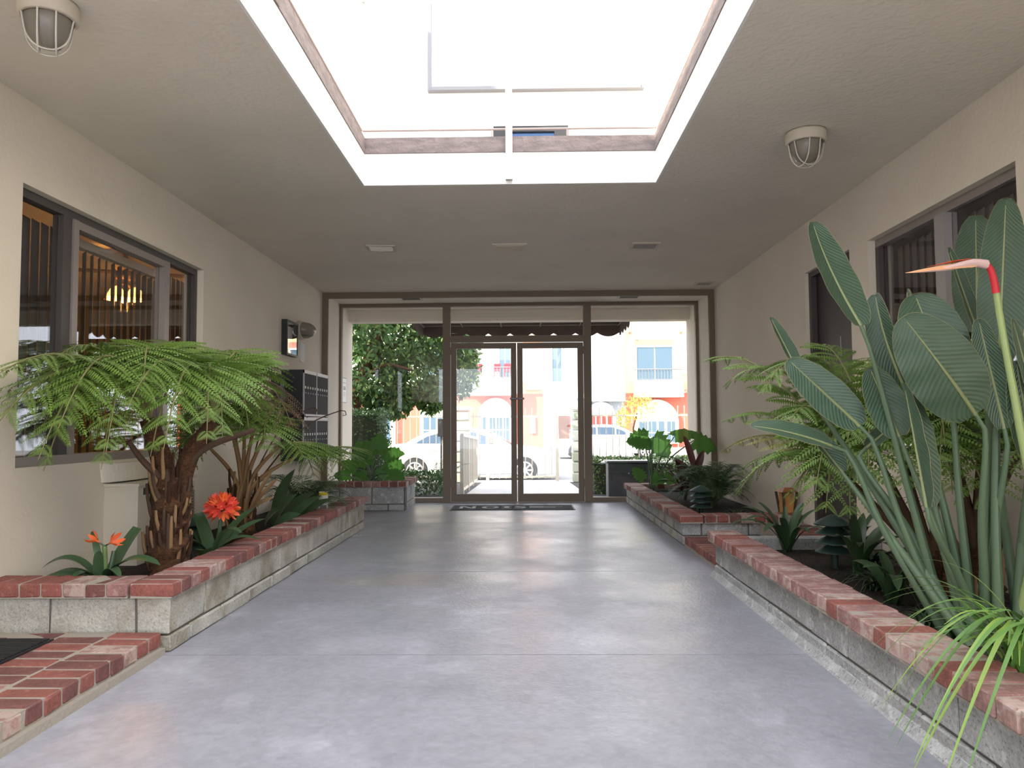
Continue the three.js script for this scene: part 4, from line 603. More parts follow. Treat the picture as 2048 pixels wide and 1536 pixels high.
// ---------------------------------------------------------------- right tree ferns
{
  const f = thing('tree_fern', 'tree fern with bristly brown stalks leaning over the near right planter', 'fern');
  fernTrunk(f, [1.93, 0.17, -3.5], [1.88, 0.36, -3.62], 0.075, 0.075, 8);
  const C = [1.88, 0.34, -3.62], tops = [[1.55, 0.76, -3.8], [1.62, 0.84, -3.85], [1.72, 0.88, -3.85], [1.82, 0.92, -3.8], [1.95, 0.92, -3.7]];
  tops.forEach((t) => { stalk(f, [C, [C[0] + (t[0] - C[0]) * 0.45, C[1] + (t[1] - C[1]) * 0.45, C[2] + (t[2] - C[2]) * 0.5], t], 0.026, 0.013); const br = []; for (let i = 0; i < 46; i++) { const k = i / 46, p = V(...C).lerp(V(...t), 0.25 + 0.7 * k), o = V(rr(-1, 1), rr(0, 1), rr(-1, 1)).normalize(); br.push(rod(p.toArray(), p.clone().addScaledVector(o, 0.035).toArray(), 0.0013, 3)); } mesh('bristles', merge(br), M.stalk, f); });
  const F = [
    [0, [1.02, 1.36, -4.35], 0.42, 'fern', 0.2], [1, [1.14, 1.14, -3.72], 0.62, 'fern', 0.2], [0, [1.12, 1.02, -4.35], 0.3, 'fern', 0.18], [0, [1.12, 0.84, -4.45], 0.28, 'fernYellow', 0.15], [0, [1.16, 0.72, -4.25], 0.25, 'fern', 0.16],
    [1, [1.5, 0.56, -3.62], 0.35, 'fern', 0.2], [0, [1.34, 0.62, -3.95], 0.25, 'fern', 0.2], [2, [1.72, 1.16, -3.4], 0.45, 'fern', 0.2], [2, [1.55, 1.42, -4.1], 0.3, 'fern', 0.2], [3, [1.9, 1.35, -4.3], 0.3, 'fern', 0.2], [1, [1.5, 0.92, -3.5], 0.35, 'fern', 0.2], [2, [1.66, 0.8, -3.35], 0.3, 'fern', 0.2], [1, [1.28, 1.0, -3.95], 0.35, 'fern', 0.18], [0, [1.24, 1.2, -4.2], 0.3, 'fern', 0.18], [1, [1.36, 0.8, -3.72], 0.25, 'fern', 0.2],
    [0, [1.2, 0.95, -3.6], 0.45, 'fern', 0.2], [1, [1.3, 0.7, -3.5], 0.45, 'fern', 0.22], [0, [1.42, 0.58, -3.7], 0.35, 'fern', 0.22], [2, [1.45, 0.75, -3.3], 0.4, 'fern', 0.22], [1, [1.05, 1.2, -4.1], 0.5, 'fern', 0.2], [2, [1.3, 1.28, -3.9], 0.45, 'fern', 0.2], [0, [1.1, 0.62, -4.1], 0.35, 'fern', 0.2], [3, [1.6, 0.72, -3.3], 0.4, 'fern', 0.22], [4, [1.75, 0.9, -3.25], 0.4, 'fern', 0.22], [3, [1.4, 0.85, -3.45], 0.4, 'fern', 0.2],
  ];
  for (const [i, e, l, m, w] of F) frond(f, tops[i], e, l, { mat: M[m], width: w * 1.35, bare: 0.05, pairs: 8, sub: 14, pin: 0.055, r0: 0.01, droop: 0.42 });
}
{
  const f = thing('tree_fern', 'dark tree fern against the right wall behind the bird of paradise stems', 'fern');
  fernTrunk(f, [2.12, 0.17, -3.66], [2.12, 0.4, -3.7], 0.085, 0.085, 10);
  const C = [2.12, 0.38, -3.7], tops = [[2.0, 0.88, -3.7], [2.06, 0.95, -3.8], [2.14, 0.95, -3.65], [2.2, 0.85, -3.5], [2.1, 0.9, -3.9]];
  tops.forEach((t) => stalk(f, [C, [C[0] + (t[0] - C[0]) * 0.4, C[1] + (t[1] - C[1]) * 0.5, C[2] + (t[2] - C[2]) * 0.4], t], 0.03, 0.014));
  const F = [[0, [1.75, 0.78, -3.35], 0.3, 'fern'], [0, [1.62, 0.95, -3.6], 0.3, 'fern'], [1, [1.8, 1.28, -4.1], 0.3, 'fern'], [1, [2.05, 1.45, -4.2], 0.25, 'fern'], [2, [2.2, 1.42, -3.9], 0.25, 'fern'], [3, [2.18, 1.3, -3.1], 0.3, 'fern'], [3, [2.15, 0.95, -3.0], 0.3, 'fern'], [2, [1.95, 1.0, -3.1], 0.35, 'fern'], [0, [1.8, 0.7, -3.3], 0.25, 'fern'], [4, [1.75, 1.0, -4.2], 0.25, 'fern'], [2, [1.9, 1.18, -3.2], 0.3, 'fern'], [3, [2.2, 1.6, -3.4], 0.2, 'fern'], [0, [1.7, 0.84, -3.2], 0.25, 'fern'], [1, [1.6, 1.1, -3.9], 0.25, 'fern'], [3, [2.02, 0.8, -3.0], 0.25, 'fern'], [1, [1.66, 0.86, -4.1], 0.2, 'fern'], [4, [1.9, 0.85, -4.3], 0.2, 'fern'], [0, [1.9, 0.66, -3.2], 0.2, 'fern']];
  for (const [i, e, l, m] of F) frond(f, tops[i], e, l, { mat: M[m], width: 0.26, bare: 0.05, pairs: 7, sub: 14, pin: 0.055, r0: 0.01, droop: 0.42 });
}
// ---------------------------------------------------------------- bird of paradise
{
  const g = thing('bird_of_paradise', 'tall bird of paradise with paddle leaves in the near right planter', 'bird of paradise'), B0 = [1.68, 0.19, -2.95];
  const Lf = [ // blade base, tip, facing, width, options, material, stem foot offset
    [[1.308, 1.38, -3.0], [1.188, 1.83, -3.15], [0.3, 0.1, 1], 0.17, { fold: 0.32, bow: -0.02 }, 'bop', -0.05],
    [[1.80, 1.22, -2.95], [1.885, 1.875, -3.0], [-0.5, 0.1, 1], 0.17, { fold: 0.2, bow: 0.01 }, 'bop', 0.08],
    [[1.99, 1.4, -3.4], [2.03, 1.93, -3.45], [-0.5, 0, 1], 0.2, { fold: 0.15 }, 'bop', 0.1],
    [[1.85, 1.24, -3.1], [1.765, 1.73, -3.2], [0.2, 0, 1], 0.07, { fold: 0.5 }, 'bop', 0.06],
    [[1.585, 1.03, -2.74], [1.325, 1.37, -2.7], [-0.15, -0.2, 1], 0.25, { fold: -0.12, bow: 0.02 }, 'bop', 0.02],
    [[1.60, 1.15, -2.95], [1.52, 1.5, -3.0], [-0.3, 0.2, 1], 0.24, { fold: 0.2, bow: 0.02 }, 'bop', 0.0],
    [[1.5, 1.16, -3.08], [1.44, 1.53, -3.16], [-0.8, 0.2, 0.6], 0.13, { fold: 0.5, bow: 0.03 }, 'bop', -0.02],
    [[1.5, 1.2, -3.02], [1.51, 1.53, -3.04], [0.8, 0, 0.6], 0.1, { fold: 0.7 }, 'bop', 0.0],
    [[1.335, 0.99, -3.1], [1.11, 1.27, -3.25], [0.25, -0.15, 1], 0.17, { fold: 0.15 }, 'bop', -0.06],
    [[1.245, 1.18, -3.45], [1.15, 1.5, -3.6], [0.5, 0, 1], 0.09, { fold: 0.4 }, 'bop', -0.03],
    [[1.24, 0.91, -3.15], [0.93, 0.995, -3.2], [0.1, 0.75, 0.7], 0.11, { fold: 0.3, bow: 0.015 }, 'bop', -0.08],
    [[1.435, 0.7, -2.8], [1.4, 1.14, -2.86], [0.75, 0.05, 0.7], 0.16, { fold: 0.75 }, 'bop', 0.0],
    [[1.72, 0.98, -2.8], [1.655, 1.38, -2.82], [-0.55, 0.1, 1], 0.11, { fold: 0.45 }, 'bop', 0.05],
    [[1.79, 1.1, -2.75], [1.74, 1.37, -2.76], [0.6, 0.2, 1], 0.1, { fold: 0.5, curl: -0.4 }, 'bop', 0.1],
    [[1.82, 0.86, -2.8], [1.74, 1.22, -2.75], [-0.3, 0, 1], 0.12, { fold: 0.2 }, 'bop', 0.1],
    [[1.44, 0.95, -3.0], [1.36, 1.22, -3.05], [-0.2, 0, 1], 0.15, { fold: 0.25 }, 'bop', -0.02],
    [[1.4, 0.9, -3.2], [1.62, 1.04, -3.3], [0.2, 0.8, 0.6], 0.08, { fold: 0.5 }, 'bop', -0.04],
    [[1.3, 0.8, -3.2], [1.2, 0.98, -3.3], [0.5, 0.3, 1], 0.12, { fold: 0.5 }, 'bop', -0.05],
  ];
  for (const [b, e, n, w, o, m, off] of Lf) {
    const geo = blade(b, e, n, w, { nv: 18, nu: 4, ripple: 0.03, ...o }), l = mesh('leaf', geo, M.bop, g), pts = []; for (let i = 0; i <= 8; i++) pts.push(geo.userData.mid(i / 8 * 0.96));
    mesh('midrib', tube(pts, 0.008, 0.002, 6, 12), M.bopRib, l);
    const p = geo.attributes.position, eL = [], eR = []; for (let i = 0; i <= 18; i++) { eL.push(V().fromBufferAttribute(p, i * 9)); eR.push(V().fromBufferAttribute(p, i * 9 + 8)); } mesh('leaf_margin', tube([...eL, ...eR.reverse()], 0.0008, 0.0008, 4, 48), M.edge, l);
    const foot = [B0[0] + off * 1.3 + rr(-0.02, 0.02), B0[1], B0[2] + rr(-0.07, 0.07)], q = V(...foot).lerp(V(...b), 0.55); q.x += (b[0] - foot[0]) * -0.02; const d = V(...e).sub(V(...b)).normalize();
    mesh('stem', tube([foot, V(...foot).lerp(q, 0.5), q, V(...b).addScaledVector(d, -0.05), V(...b)], 0.021, 0.008, 8, 14), M.bopStem, g);
  }
  for (let i = 0; i < 6; i++) { const a = rr(0, 6), f = [B0[0] + 0.03 + i * 0.03, 0.2, B0[2] + rr(-0.06, 0.1)]; mesh('stem', tube([f, [f[0] + 0.02 * i, 0.6, f[2]], [f[0] + 0.03 * i + 0.03, rr(0.9, 1.2), f[2] + rr(-0.1, 0.1)]], 0.022, 0.012, 8, 8), M.bopStem, g); }
  // the flower: beak-like spathe, red collar, pale green stem
  const fl = mesh('flower_spathe', blade([1.625, 1.578, -2.75], [1.335, 1.528, -2.7], [0, 1, 0.15], 0.055, { fold: -0.95, prof: 'blade', nu: 3, bow: 0.006 }), M.orangePale, g);
  mesh('spathe_keel', tube([[1.65, 1.566, -2.75], [1.6, 1.571, -2.745], [1.5, 1.55, -2.73], [1.36, 1.53, -2.705]], 0.017, 0.002, 8, 12), M.pinkPale, fl);
  for (let i = 0; i < 4; i++) mesh('petal', blade([1.6, 1.585, -2.75], [1.42 + i * 0.03, 1.552 + i * 0.008, -2.72 - i * 0.008], [0, 1, 0.3], 0.018, { prof: 'blade', fold: 0.3, nu: 1 }), M.orange, fl);
  mesh('flower_collar', tube([[1.645, 1.57, -2.75], [1.662, 1.55, -2.75], [1.675, 1.5, -2.75], [1.68, 1.462, -2.75]], 0.011, 0.013, 8, 10), M.crimson, g);
  mesh('flower_stem', tube([[1.68, 1.468, -2.75], [1.7, 1.3, -2.75], [1.735, 1.05, -2.75], [1.8, 0.6, -2.78], [1.78, 0.2, -2.9]], 0.011, 0.02, 8, 16), std({ color: L(0.33, 0.42, 0.16), roughness: 0.5 }), g);
}
// ---------------------------------------------------------------- arching grass clumps
function grass(label, base, n, len, wid, mats, spread, minX) {
  const g = thing('spider_plant', label, 'plant');
  for (let i = 0; i < n; i++) { const a = rr(0, Math.PI * 2), l = len * rr(0.6, 1.1), up = rr(0.05, 0.3) * len, e = [base[0] + Math.cos(a) * l * spread, base[1] + up - 0.25 * l * rnd(), base[2] + Math.sin(a) * l * spread]; if (minX !== undefined && e[0] > XR - 0.05) e[0] = XR - 0.05; if (minX !== undefined && e[0] < 1.44 && e[1] < 0.34) { e[1] = rr(0.34, 0.44); e[0] = Math.max(e[0], 1.12); } const m = mats[(rnd() * mats.length) | 0]; mesh('leaf', blade([base[0] + rr(-0.05, 0.05), base[1], base[2] + rr(-0.05, 0.05)], e, [Math.cos(a) * -0.3, 1, Math.sin(a) * -0.3], wid * rr(0.7, 1.2), { bow: l * rr(0.16, 0.3), fold: 0.3, prof: 'blade', nu: 1, nv: 12 }), m, g); }
  return g;
}
{
  const g = grass('bright green arching spider plant spilling over the right planter edge', [1.46, 0.24, -2.34], 56, 0.42, 0.024, [M.grass, M.grass, M.grassLime], 0.75, 1);
  for (const [e, bow] of [[[1.0, 0.13, -2.2], 0.27], [[1.03, 0.1, -2.12], 0.28], [[1.06, 0.06, -2.05], 0.3], [[1.02, 0.17, -2.3], 0.26], [[1.05, 0.22, -2.45], 0.22], [[1.12, 0.38, -2.6], 0.16], [[1.2, 0.42, -2.65], 0.14], [[1.08, 0.1, -1.98], 0.3], [[1.04, 0.05, -2.16], 0.3], [[1.25, 0.46, -2.7], 0.12], [[1.07, 0.14, -2.38], 0.27], [[1.1, 0.34, -2.25], 0.18], [[1.14, 0.36, -2.05], 0.16], [[1.3, 0.55, -2.6], 0.1], [[1.06, 0.08, -2.28], 0.3], [[1.1, 0.3, -2.5], 0.2], [[1.16, 0.4, -2.4], 0.14], [[1.03, 0.2, -2.05], 0.25]]) mesh('leaf', blade([1.48 + rr(-0.05, 0.05), 0.24, -2.3 + rr(-0.05, 0.05)], e, [0.3, 1, 0], rr(0.018, 0.03), { bow, fold: 0.3, prof: 'blade', nu: 1, nv: 16 }), rnd() < 0.7 ? M.grass : M.grassLime, g);
  grass('second green spider plant at the right edge of the picture', [1.62, 0.22, -2.15], 44, 0.44, 0.026, [M.grass], 0.75, 1);
  grass('dark grassy clump below the bristly fern stalks', [1.72, 0.18, -3.85], 34, 0.34, 0.014, [M.strap], 0.7, 1);
  grass('dark trailing clump at the middle of the near right planter', [1.85, 0.18, -3.3], 34, 0.3, 0.02, [M.strap], 0.75, 1);
  grass('dark strappy clump beside the green path light', [1.98, 0.17, -4.55], 26, 0.3, 0.022, [M.strap], 0.7, 1);
  grass('dark low clump under the bird of paradise stems', [1.6, 0.17, -3.15], 26, 0.24, 0.016, [M.strap], 0.8, 1);
  grass('low dark clump by the path light in the far right planter', [1.9, 0.15, -7.1], 24, 0.28, 0.012, [M.strap], 0.8, 1);
}
{
  const g = thing('well_light', 'small dark ground light with white lens by the clivia on the right', 'light', [1.88, 0.19, -3.75]);
  mesh('hood', new THREE.SphereGeometry(0.055, 18, 10, 0, Math.PI * 2, 0, Math.PI / 2).scale(1, 0.9, 1).translate(0, 0.05, 0), M.black, g); mesh('lens', rod([0, 0.035, 0], [0, 0.052, 0], 0.05, 18), M.paper, g); mesh('stake', rod([0, -0.03, 0], [0, 0.036, 0], 0.012), M.black, g);
}

// ---------------------------------------------------------------- outdoors: ground
function strip(name, label, cat, pts, x0, x1, mat, depth = 0.3) {
  const s = new THREE.Shape([...pts.map(([z, y]) => new THREE.Vector2(-z, y)), ...pts.slice().reverse().map(([z, y]) => new THREE.Vector2(-z, y - depth))]);
  struct(name, label, cat, uvBox(new THREE.ExtrudeGeometry(s, { depth: x1 - x0, bevelEnabled: false }).rotateY(Math.PI / 2).translate(x0, 0, 0)), mat);
}
const paving = std({ color: L(0.55, 0.53, 0.5), map: T.concrete, roughness: 0.9 }), soilM = std({ color: L(0.5, 0.45, 0.35), map: T.soil, roughness: 1 }), road = std({ map: T.asphalt, roughness: 0.95 });
strip('floor_walk', 'pale concrete front walk from the porch to the gate', 'path', [[-10.95, -0.015], [-12.4, -0.1], [-17.6, -0.27]], -0.98, 0.98, paving);
strip('floor_bed_left', 'planting bed left of the front walk', 'ground', [[-10.95, -0.03], [-17.6, -0.28]], -9, -0.98, soilM); strip('floor_bed_right', 'planting bed right of the front walk', 'ground', [[-10.95, -0.03], [-17.6, -0.28]], 0.98, 9, soilM);
strip('floor_pavement', 'pale pavement along the street', 'pavement', [[-17.6, -0.28], [-20.3, -0.42]], -40, 40, paving);
strip('floor_road', 'grey asphalt street with parked cars', 'street', [[-20.3, -0.57], [-28, -0.4], [-36, -0.34]], -40, 40, road);
strip('floor_far_pavement', 'pavement before the townhouses across the street', 'pavement', [[-36, -0.22], [-42.2, -0.2]], -40, 40, paving);
// ---------------------------------------------------------------- awning over the entrance
{
  const g = thing('awning', 'dark brown scalloped fabric awning over the outer entrance', 'awning'), fab = std({ color: L(0.07, 0.04, 0.032), roughness: 0.95, side: THREE.DoubleSide }), x0 = -1.62, x1 = 1.5, z0 = -10.97, z1 = -12.2, yt = 3.0, yb = 2.6;
  mesh('canopy', uvBox(new THREE.BufferGeometry().setFromPoints([V(x0, yt, z0), V(x1, yt, z0), V(x1, yb, z1), V(x0, yt, z0), V(x1, yb, z1), V(x0, yb, z1)])), fab, g);
  const val = (w, n) => { const s = new THREE.Shape(); s.moveTo(0, 0); s.lineTo(0, -0.13); const k = w / n; for (let i = 0; i < n; i++) s.quadraticCurveTo(k * (i + 0.5), -0.25, k * (i + 1), -0.13); s.lineTo(w, 0); s.closePath(); return new THREE.ExtrudeGeometry(s, { depth: 0.006, bevelEnabled: false, curveSegments: 8 }); };
  mesh('valance', uvBox(val(x1 - x0, 9).translate(x0, yb, z1)), fab, g); const sideVal = (x) => uvBox(val(1.23, 4).rotateY(Math.PI / 2).translate(x, yb, z0)); mesh('valance', sideVal(x0), fab, g); mesh('valance', sideVal(x1), fab, g);
  for (const x of [x0, x1]) mesh('side_panel', uvBox(new THREE.BufferGeometry().setFromPoints([V(x, yt, z0), V(x, yb, z1), V(x, yb, z0)])), fab, g);
  const fr = std({ color: L(0.2, 0.15, 0.12) }); mesh('frame_rail', rod([x0, yb, z1 + 0.02], [x1, yb, z1 + 0.02], 0.015), fr, g); for (let i = 0; i < 6; i++) { const x = x0 + 0.02 + i * (x1 - x0 - 0.04) / 5; mesh('frame_rib', rod([x, yb - 0.02, z0], [x, yb - 0.02, z1 + 0.02], 0.012), fr, g); }
}
// ---------------------------------------------------------------- leaf clouds for shrubs and the street tree
function leafCloud(n, place, size, aspect = 0.5, hang = 0) {
  const pos = [], uv = [];
  for (let i = 0; i < n; i++) { const p = place(), d = V(rr(-1, 1), rr(-1, 1) - hang, rr(-1, 1)).normalize(), s = d.clone().cross(V(rr(-1, 1), rr(-1, 1), rr(-1, 1))).normalize(), l = size * rr(0.6, 1.2), a = p, b = p.clone().addScaledVector(d, l), m = p.clone().addScaledVector(d, l * 0.45), q = m.clone().addScaledVector(s, l * aspect * 0.5), r = m.clone().addScaledVector(s, -l * aspect * 0.5); for (const k of [a, q, b, a, b, r]) { pos.push(k.x, k.y, k.z); uv.push(p.x * 2 + k.y, p.z * 2 + k.y); } }
  const g = new THREE.BufferGeometry(); g.setAttribute('position', new THREE.Float32BufferAttribute(pos, 3)); g.setAttribute('uv', new THREE.Float32BufferAttribute(uv, 2)); g.computeVertexNormals(); return g;
}
const inEll = (c, r, shell = 0) => () => { let p; do p = V(rr(-1, 1), rr(-1, 1), rr(-1, 1)); while (p.length() > 1 || p.length() < shell); return V(c[0] + p.x * r[0], c[1] + p.y * r[1], c[2] + p.z * r[2]); };
const inBox = (x0, x1, y0, y1, z0, z1) => () => { const p = V(rnd(), rnd(), rnd()), f = (rnd() * 5) | 0; if (f === 0) p.x = 1 - rnd() * 0.1; else if (f === 1) p.y = 1 - rnd() * 0.12; else if (f === 2) p.z = 1 - rnd() * 0.15; else if (f === 3) p.x = rnd() * 0.1; return V(x0 + p.x * (x1 - x0), y0 + p.y * (y1 - y0), z0 + p.z * (z1 - z0)); };
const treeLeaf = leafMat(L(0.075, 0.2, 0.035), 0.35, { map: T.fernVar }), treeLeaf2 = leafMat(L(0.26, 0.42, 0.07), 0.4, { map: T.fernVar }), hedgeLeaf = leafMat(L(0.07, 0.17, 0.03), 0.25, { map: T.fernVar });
{
  const t = thing('street_tree', 'leafy green tree in the front bed seen through the left side light', 'tree', [0, 0, 0]);
  mesh('trunk', tube([[-3.28, -0.15, -13.9], [-3.2, 0.9, -13.9], [-3.05, 1.7, -13.95], [-2.7, 2.6, -14], [-2.5, 3.6, -14.1]], 0.17, 0.08, 10, 14), M.bark, t);
  for (const b of [[[-3.1, 1.5, -13.9], [-3.3, 2.4, -14.1], [-3.6, 3.4, -14.4]], [[-2.9, 2.2, -13.95], [-2.2, 2.6, -14.2], [-1.5, 2.9, -14.4]], [[-3.0, 1.8, -13.9], [-2.5, 2.1, -13.7], [-2.0, 2.0, -13.6]], [[-2.7, 2.6, -14], [-2.0, 3.2, -14], [-1.3, 3.4, -14.2]]]) mesh('branch', tube(b, 0.06, 0.02, 8, 10), M.bark, t);
  const blobs = [[[-3.3, 3.2, -14.2], [1.2, 0.9, 1]], [[-2.3, 2.9, -14.2], [1.0, 0.8, 0.9]], [[-1.5, 2.75, -14.4], [0.75, 0.65, 0.7]], [[-2.9, 2.0, -14.0], [0.75, 0.55, 0.6]], [[-2.1, 1.95, -14.3], [0.7, 0.6, 0.6]], [[-1.25, 2.1, -14.5], [0.42, 0.55, 0.5]], [[-2.6, 4.2, -14.3], [1.5, 0.9, 1.2]], [[-3.4, 1.5, -14.1], [0.5, 0.5, 0.5]], [[-2.5, 1.5, -14.2], [0.45, 0.35, 0.4]], [[-1.75, 1.6, -14.4], [0.35, 0.35, 0.35]]];
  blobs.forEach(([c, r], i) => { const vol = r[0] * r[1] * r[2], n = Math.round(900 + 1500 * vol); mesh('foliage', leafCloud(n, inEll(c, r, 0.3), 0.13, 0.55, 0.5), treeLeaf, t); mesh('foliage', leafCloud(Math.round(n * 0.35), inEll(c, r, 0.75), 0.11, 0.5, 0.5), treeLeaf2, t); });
}
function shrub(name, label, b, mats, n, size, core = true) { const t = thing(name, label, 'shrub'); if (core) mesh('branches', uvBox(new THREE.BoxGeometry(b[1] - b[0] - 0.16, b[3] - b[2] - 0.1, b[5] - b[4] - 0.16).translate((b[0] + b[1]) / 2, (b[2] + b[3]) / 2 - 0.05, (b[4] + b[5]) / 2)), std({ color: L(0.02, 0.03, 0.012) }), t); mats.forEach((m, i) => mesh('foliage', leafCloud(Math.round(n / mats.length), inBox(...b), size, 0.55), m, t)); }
shrub('clipped_hedge', 'clipped dark hedge outside the left side light', [-3.6, -2.2, -0.1, 1.28, -12.7, -11.9], [hedgeLeaf], 5200, 0.055);
shrub('clipped_hedge', 'low clipped hedge behind the black box on the right', [1.0, 2.6, -0.1, 0.5, -12.7, -12.1], [hedgeLeaf, hedgeLeaf, treeLeaf2], 3600, 0.05);
shrub('low_shrub', 'low green shrub outside at the foot of the left side light', [-2.1, -1.25, -0.15, 0.28, -12.6, -11.9], [treeLeaf], 1500, 0.07, false);
{ const t = thing('cycad', 'spiky grey-green cycad outside beside the left mullion', 'shrub'); for (let i = 0; i < 16; i++) { const a = i * 2.399, r = rr(0.35, 0.6); frond(t, [-1.45, -0.05, -12.3], [-1.45 + Math.cos(a) * r, rr(0.1, 0.5), -12.3 + Math.sin(a) * r], 0.25, { mat: M.palm, width: 0.12, simple: 0.006, pairs: 18, r0: 0.006 }); } }
// ---------------------------------------------------------------- black box outside the glass
{ const g = thing('storage_box', 'black metal storage box just outside the right side light', 'box', [1.42, -0.02, -10.85]); mesh('body', uvBox(chamfer(0.56, 0.5, 0.34, 0.012).translate(0, 0.25, 0)), std({ color: L(0.03, 0.034, 0.042), roughness: 0.5 }), g); mesh('lid', uvBox(chamfer(0.6, 0.03, 0.38, 0.01).translate(0, 0.515, 0)), std({ color: L(0.07, 0.075, 0.085), roughness: 0.4 }), g); mesh('lock', rod([0, 0.36, 0.17], [0, 0.36, 0.18], 0.012), M.silver, g); }
// ---------------------------------------------------------------- gate pillars, fence and gate
{
  const stone = [std({ color: L(0.36, 0.38, 0.27), roughness: 0.9 }), std({ color: L(0.42, 0.43, 0.32), roughness: 0.9 })], capM = std({ color: L(0.6, 0.57, 0.5) }), bars = std({ color: L(0.5, 0.44, 0.34), roughness: 0.6 });
  for (const [x, label] of [[-1.455, 'left sage green stone gate pillar by the street'], [1.255, 'right sage green stone gate pillar by the street']]) { const g = thing('gate_pillar', label, 'pillar', [x, -0.28, -17.5]); for (let i = 0; i < 7; i++) { const m = mesh('stone', chamfer(0.4 + rr(-0.012, 0.012), 0.225, 0.4, 0.02, 0.004), stone[i % 2], g); m.position.y = 0.117 + i * 0.232; } mesh('cap', chamfer(0.46, 0.09, 0.46, 0.015).translate(0, 1.675, 0), capM, g); }
  const pk = new THREE.CylinderGeometry(0.011, 0.011, 1.6, 6), tip = new THREE.ConeGeometry(0.016, 0.05, 6);
  const fence = (x0, x1, label) => { const g = thing('picket_fence', label, 'fence', [0, -0.25, -17.5]); mesh('rail', box(x0, x1, 1.455, 1.49, -0.015, 0.015), bars, g); mesh('rail', box(x0, x1, 0.1, 0.135, -0.015, 0.015), bars, g); for (let x = x0 + 0.07; x < x1; x += 0.148) { const m = mesh('picket', pk, bars, g); m.position.set(x, 0.86, 0); const c = mesh('finial', tip, bars, m); c.position.y = 0.82; } };
  fence(-5.2, -1.66, 'cream iron picket fence left of the gate pillars'); fence(1.46, 5.2, 'cream iron picket fence right of the gate pillars');
  fence(-1.25, -0.9, 'short fixed fence panel between left pillar and gate');
  const gt = thing('iron_gate', 'cream iron pedestrian gate between the two stone pillars', 'gate', [0, -0.25, -17.5]);
  for (const x of [-0.86, 0.72]) mesh('post', box(x - 0.035, x + 0.035, 0, 1.55, -0.035, 0.035), bars, gt);
  mesh('rail', box(-0.82, 0.68, 1.44, 1.49, -0.018, 0.018), bars, gt); mesh('rail', box(-0.82, 0.68, 0.08, 0.12, -0.018, 0.018), bars, gt); for (let x = -0.74; x < 0.66; x += 0.148) { const m = mesh('bar', pk, bars, gt); m.position.set(x, 0.86, 0); }
  mesh('lock_box', box(-0.82, -0.72, 0.86, 1.0, -0.04, 0.04), M.alu, gt); mesh('brown_panel', box(0.76, 1.0, 0.95, 1.48, -0.01, 0.01), std({ color: L(0.4, 0.2, 0.13) }), gt);
  const gr = thing('guard_rail', 'low cream metal guard rail along the front walk', 'railing', [-1.02, -0.14, 0]); for (const z of [-12.4, -13.6, -14.8, -16]) mesh('post', box(-0.03, 0.03, 0, 1.0 - (z + 12.4) * -0.03, z - 0.03, z + 0.03), bars, gr);
  mesh('rail', bar([0, 1.0, -12.4], [0, 0.89, -16], 0.05), bars, gr); mesh('rail', bar([0, 0.12, -12.4], [0, 0.03, -16], 0.04), bars, gr); for (let z = -12.55; z > -15.95; z -= 0.13) mesh('bar', bar([0, 0.1 + (z + 12.4) * 0.025, z], [0, 1.0 + (z + 12.4) * 0.03, z], 0.016), bars, gr);
  const u = thing('utility_box', 'small black utility box on the fence left of the gate', 'box', [-1.9, -0.25, -17.42]); mesh('case', cbox(0.16, 0.4, 0.08, 0, 1.22, 0), M.black, u); mesh('post', box(-0.02, 0.02, 0, 1.02, -0.02, 0.02), M.darkMetal, u);
}
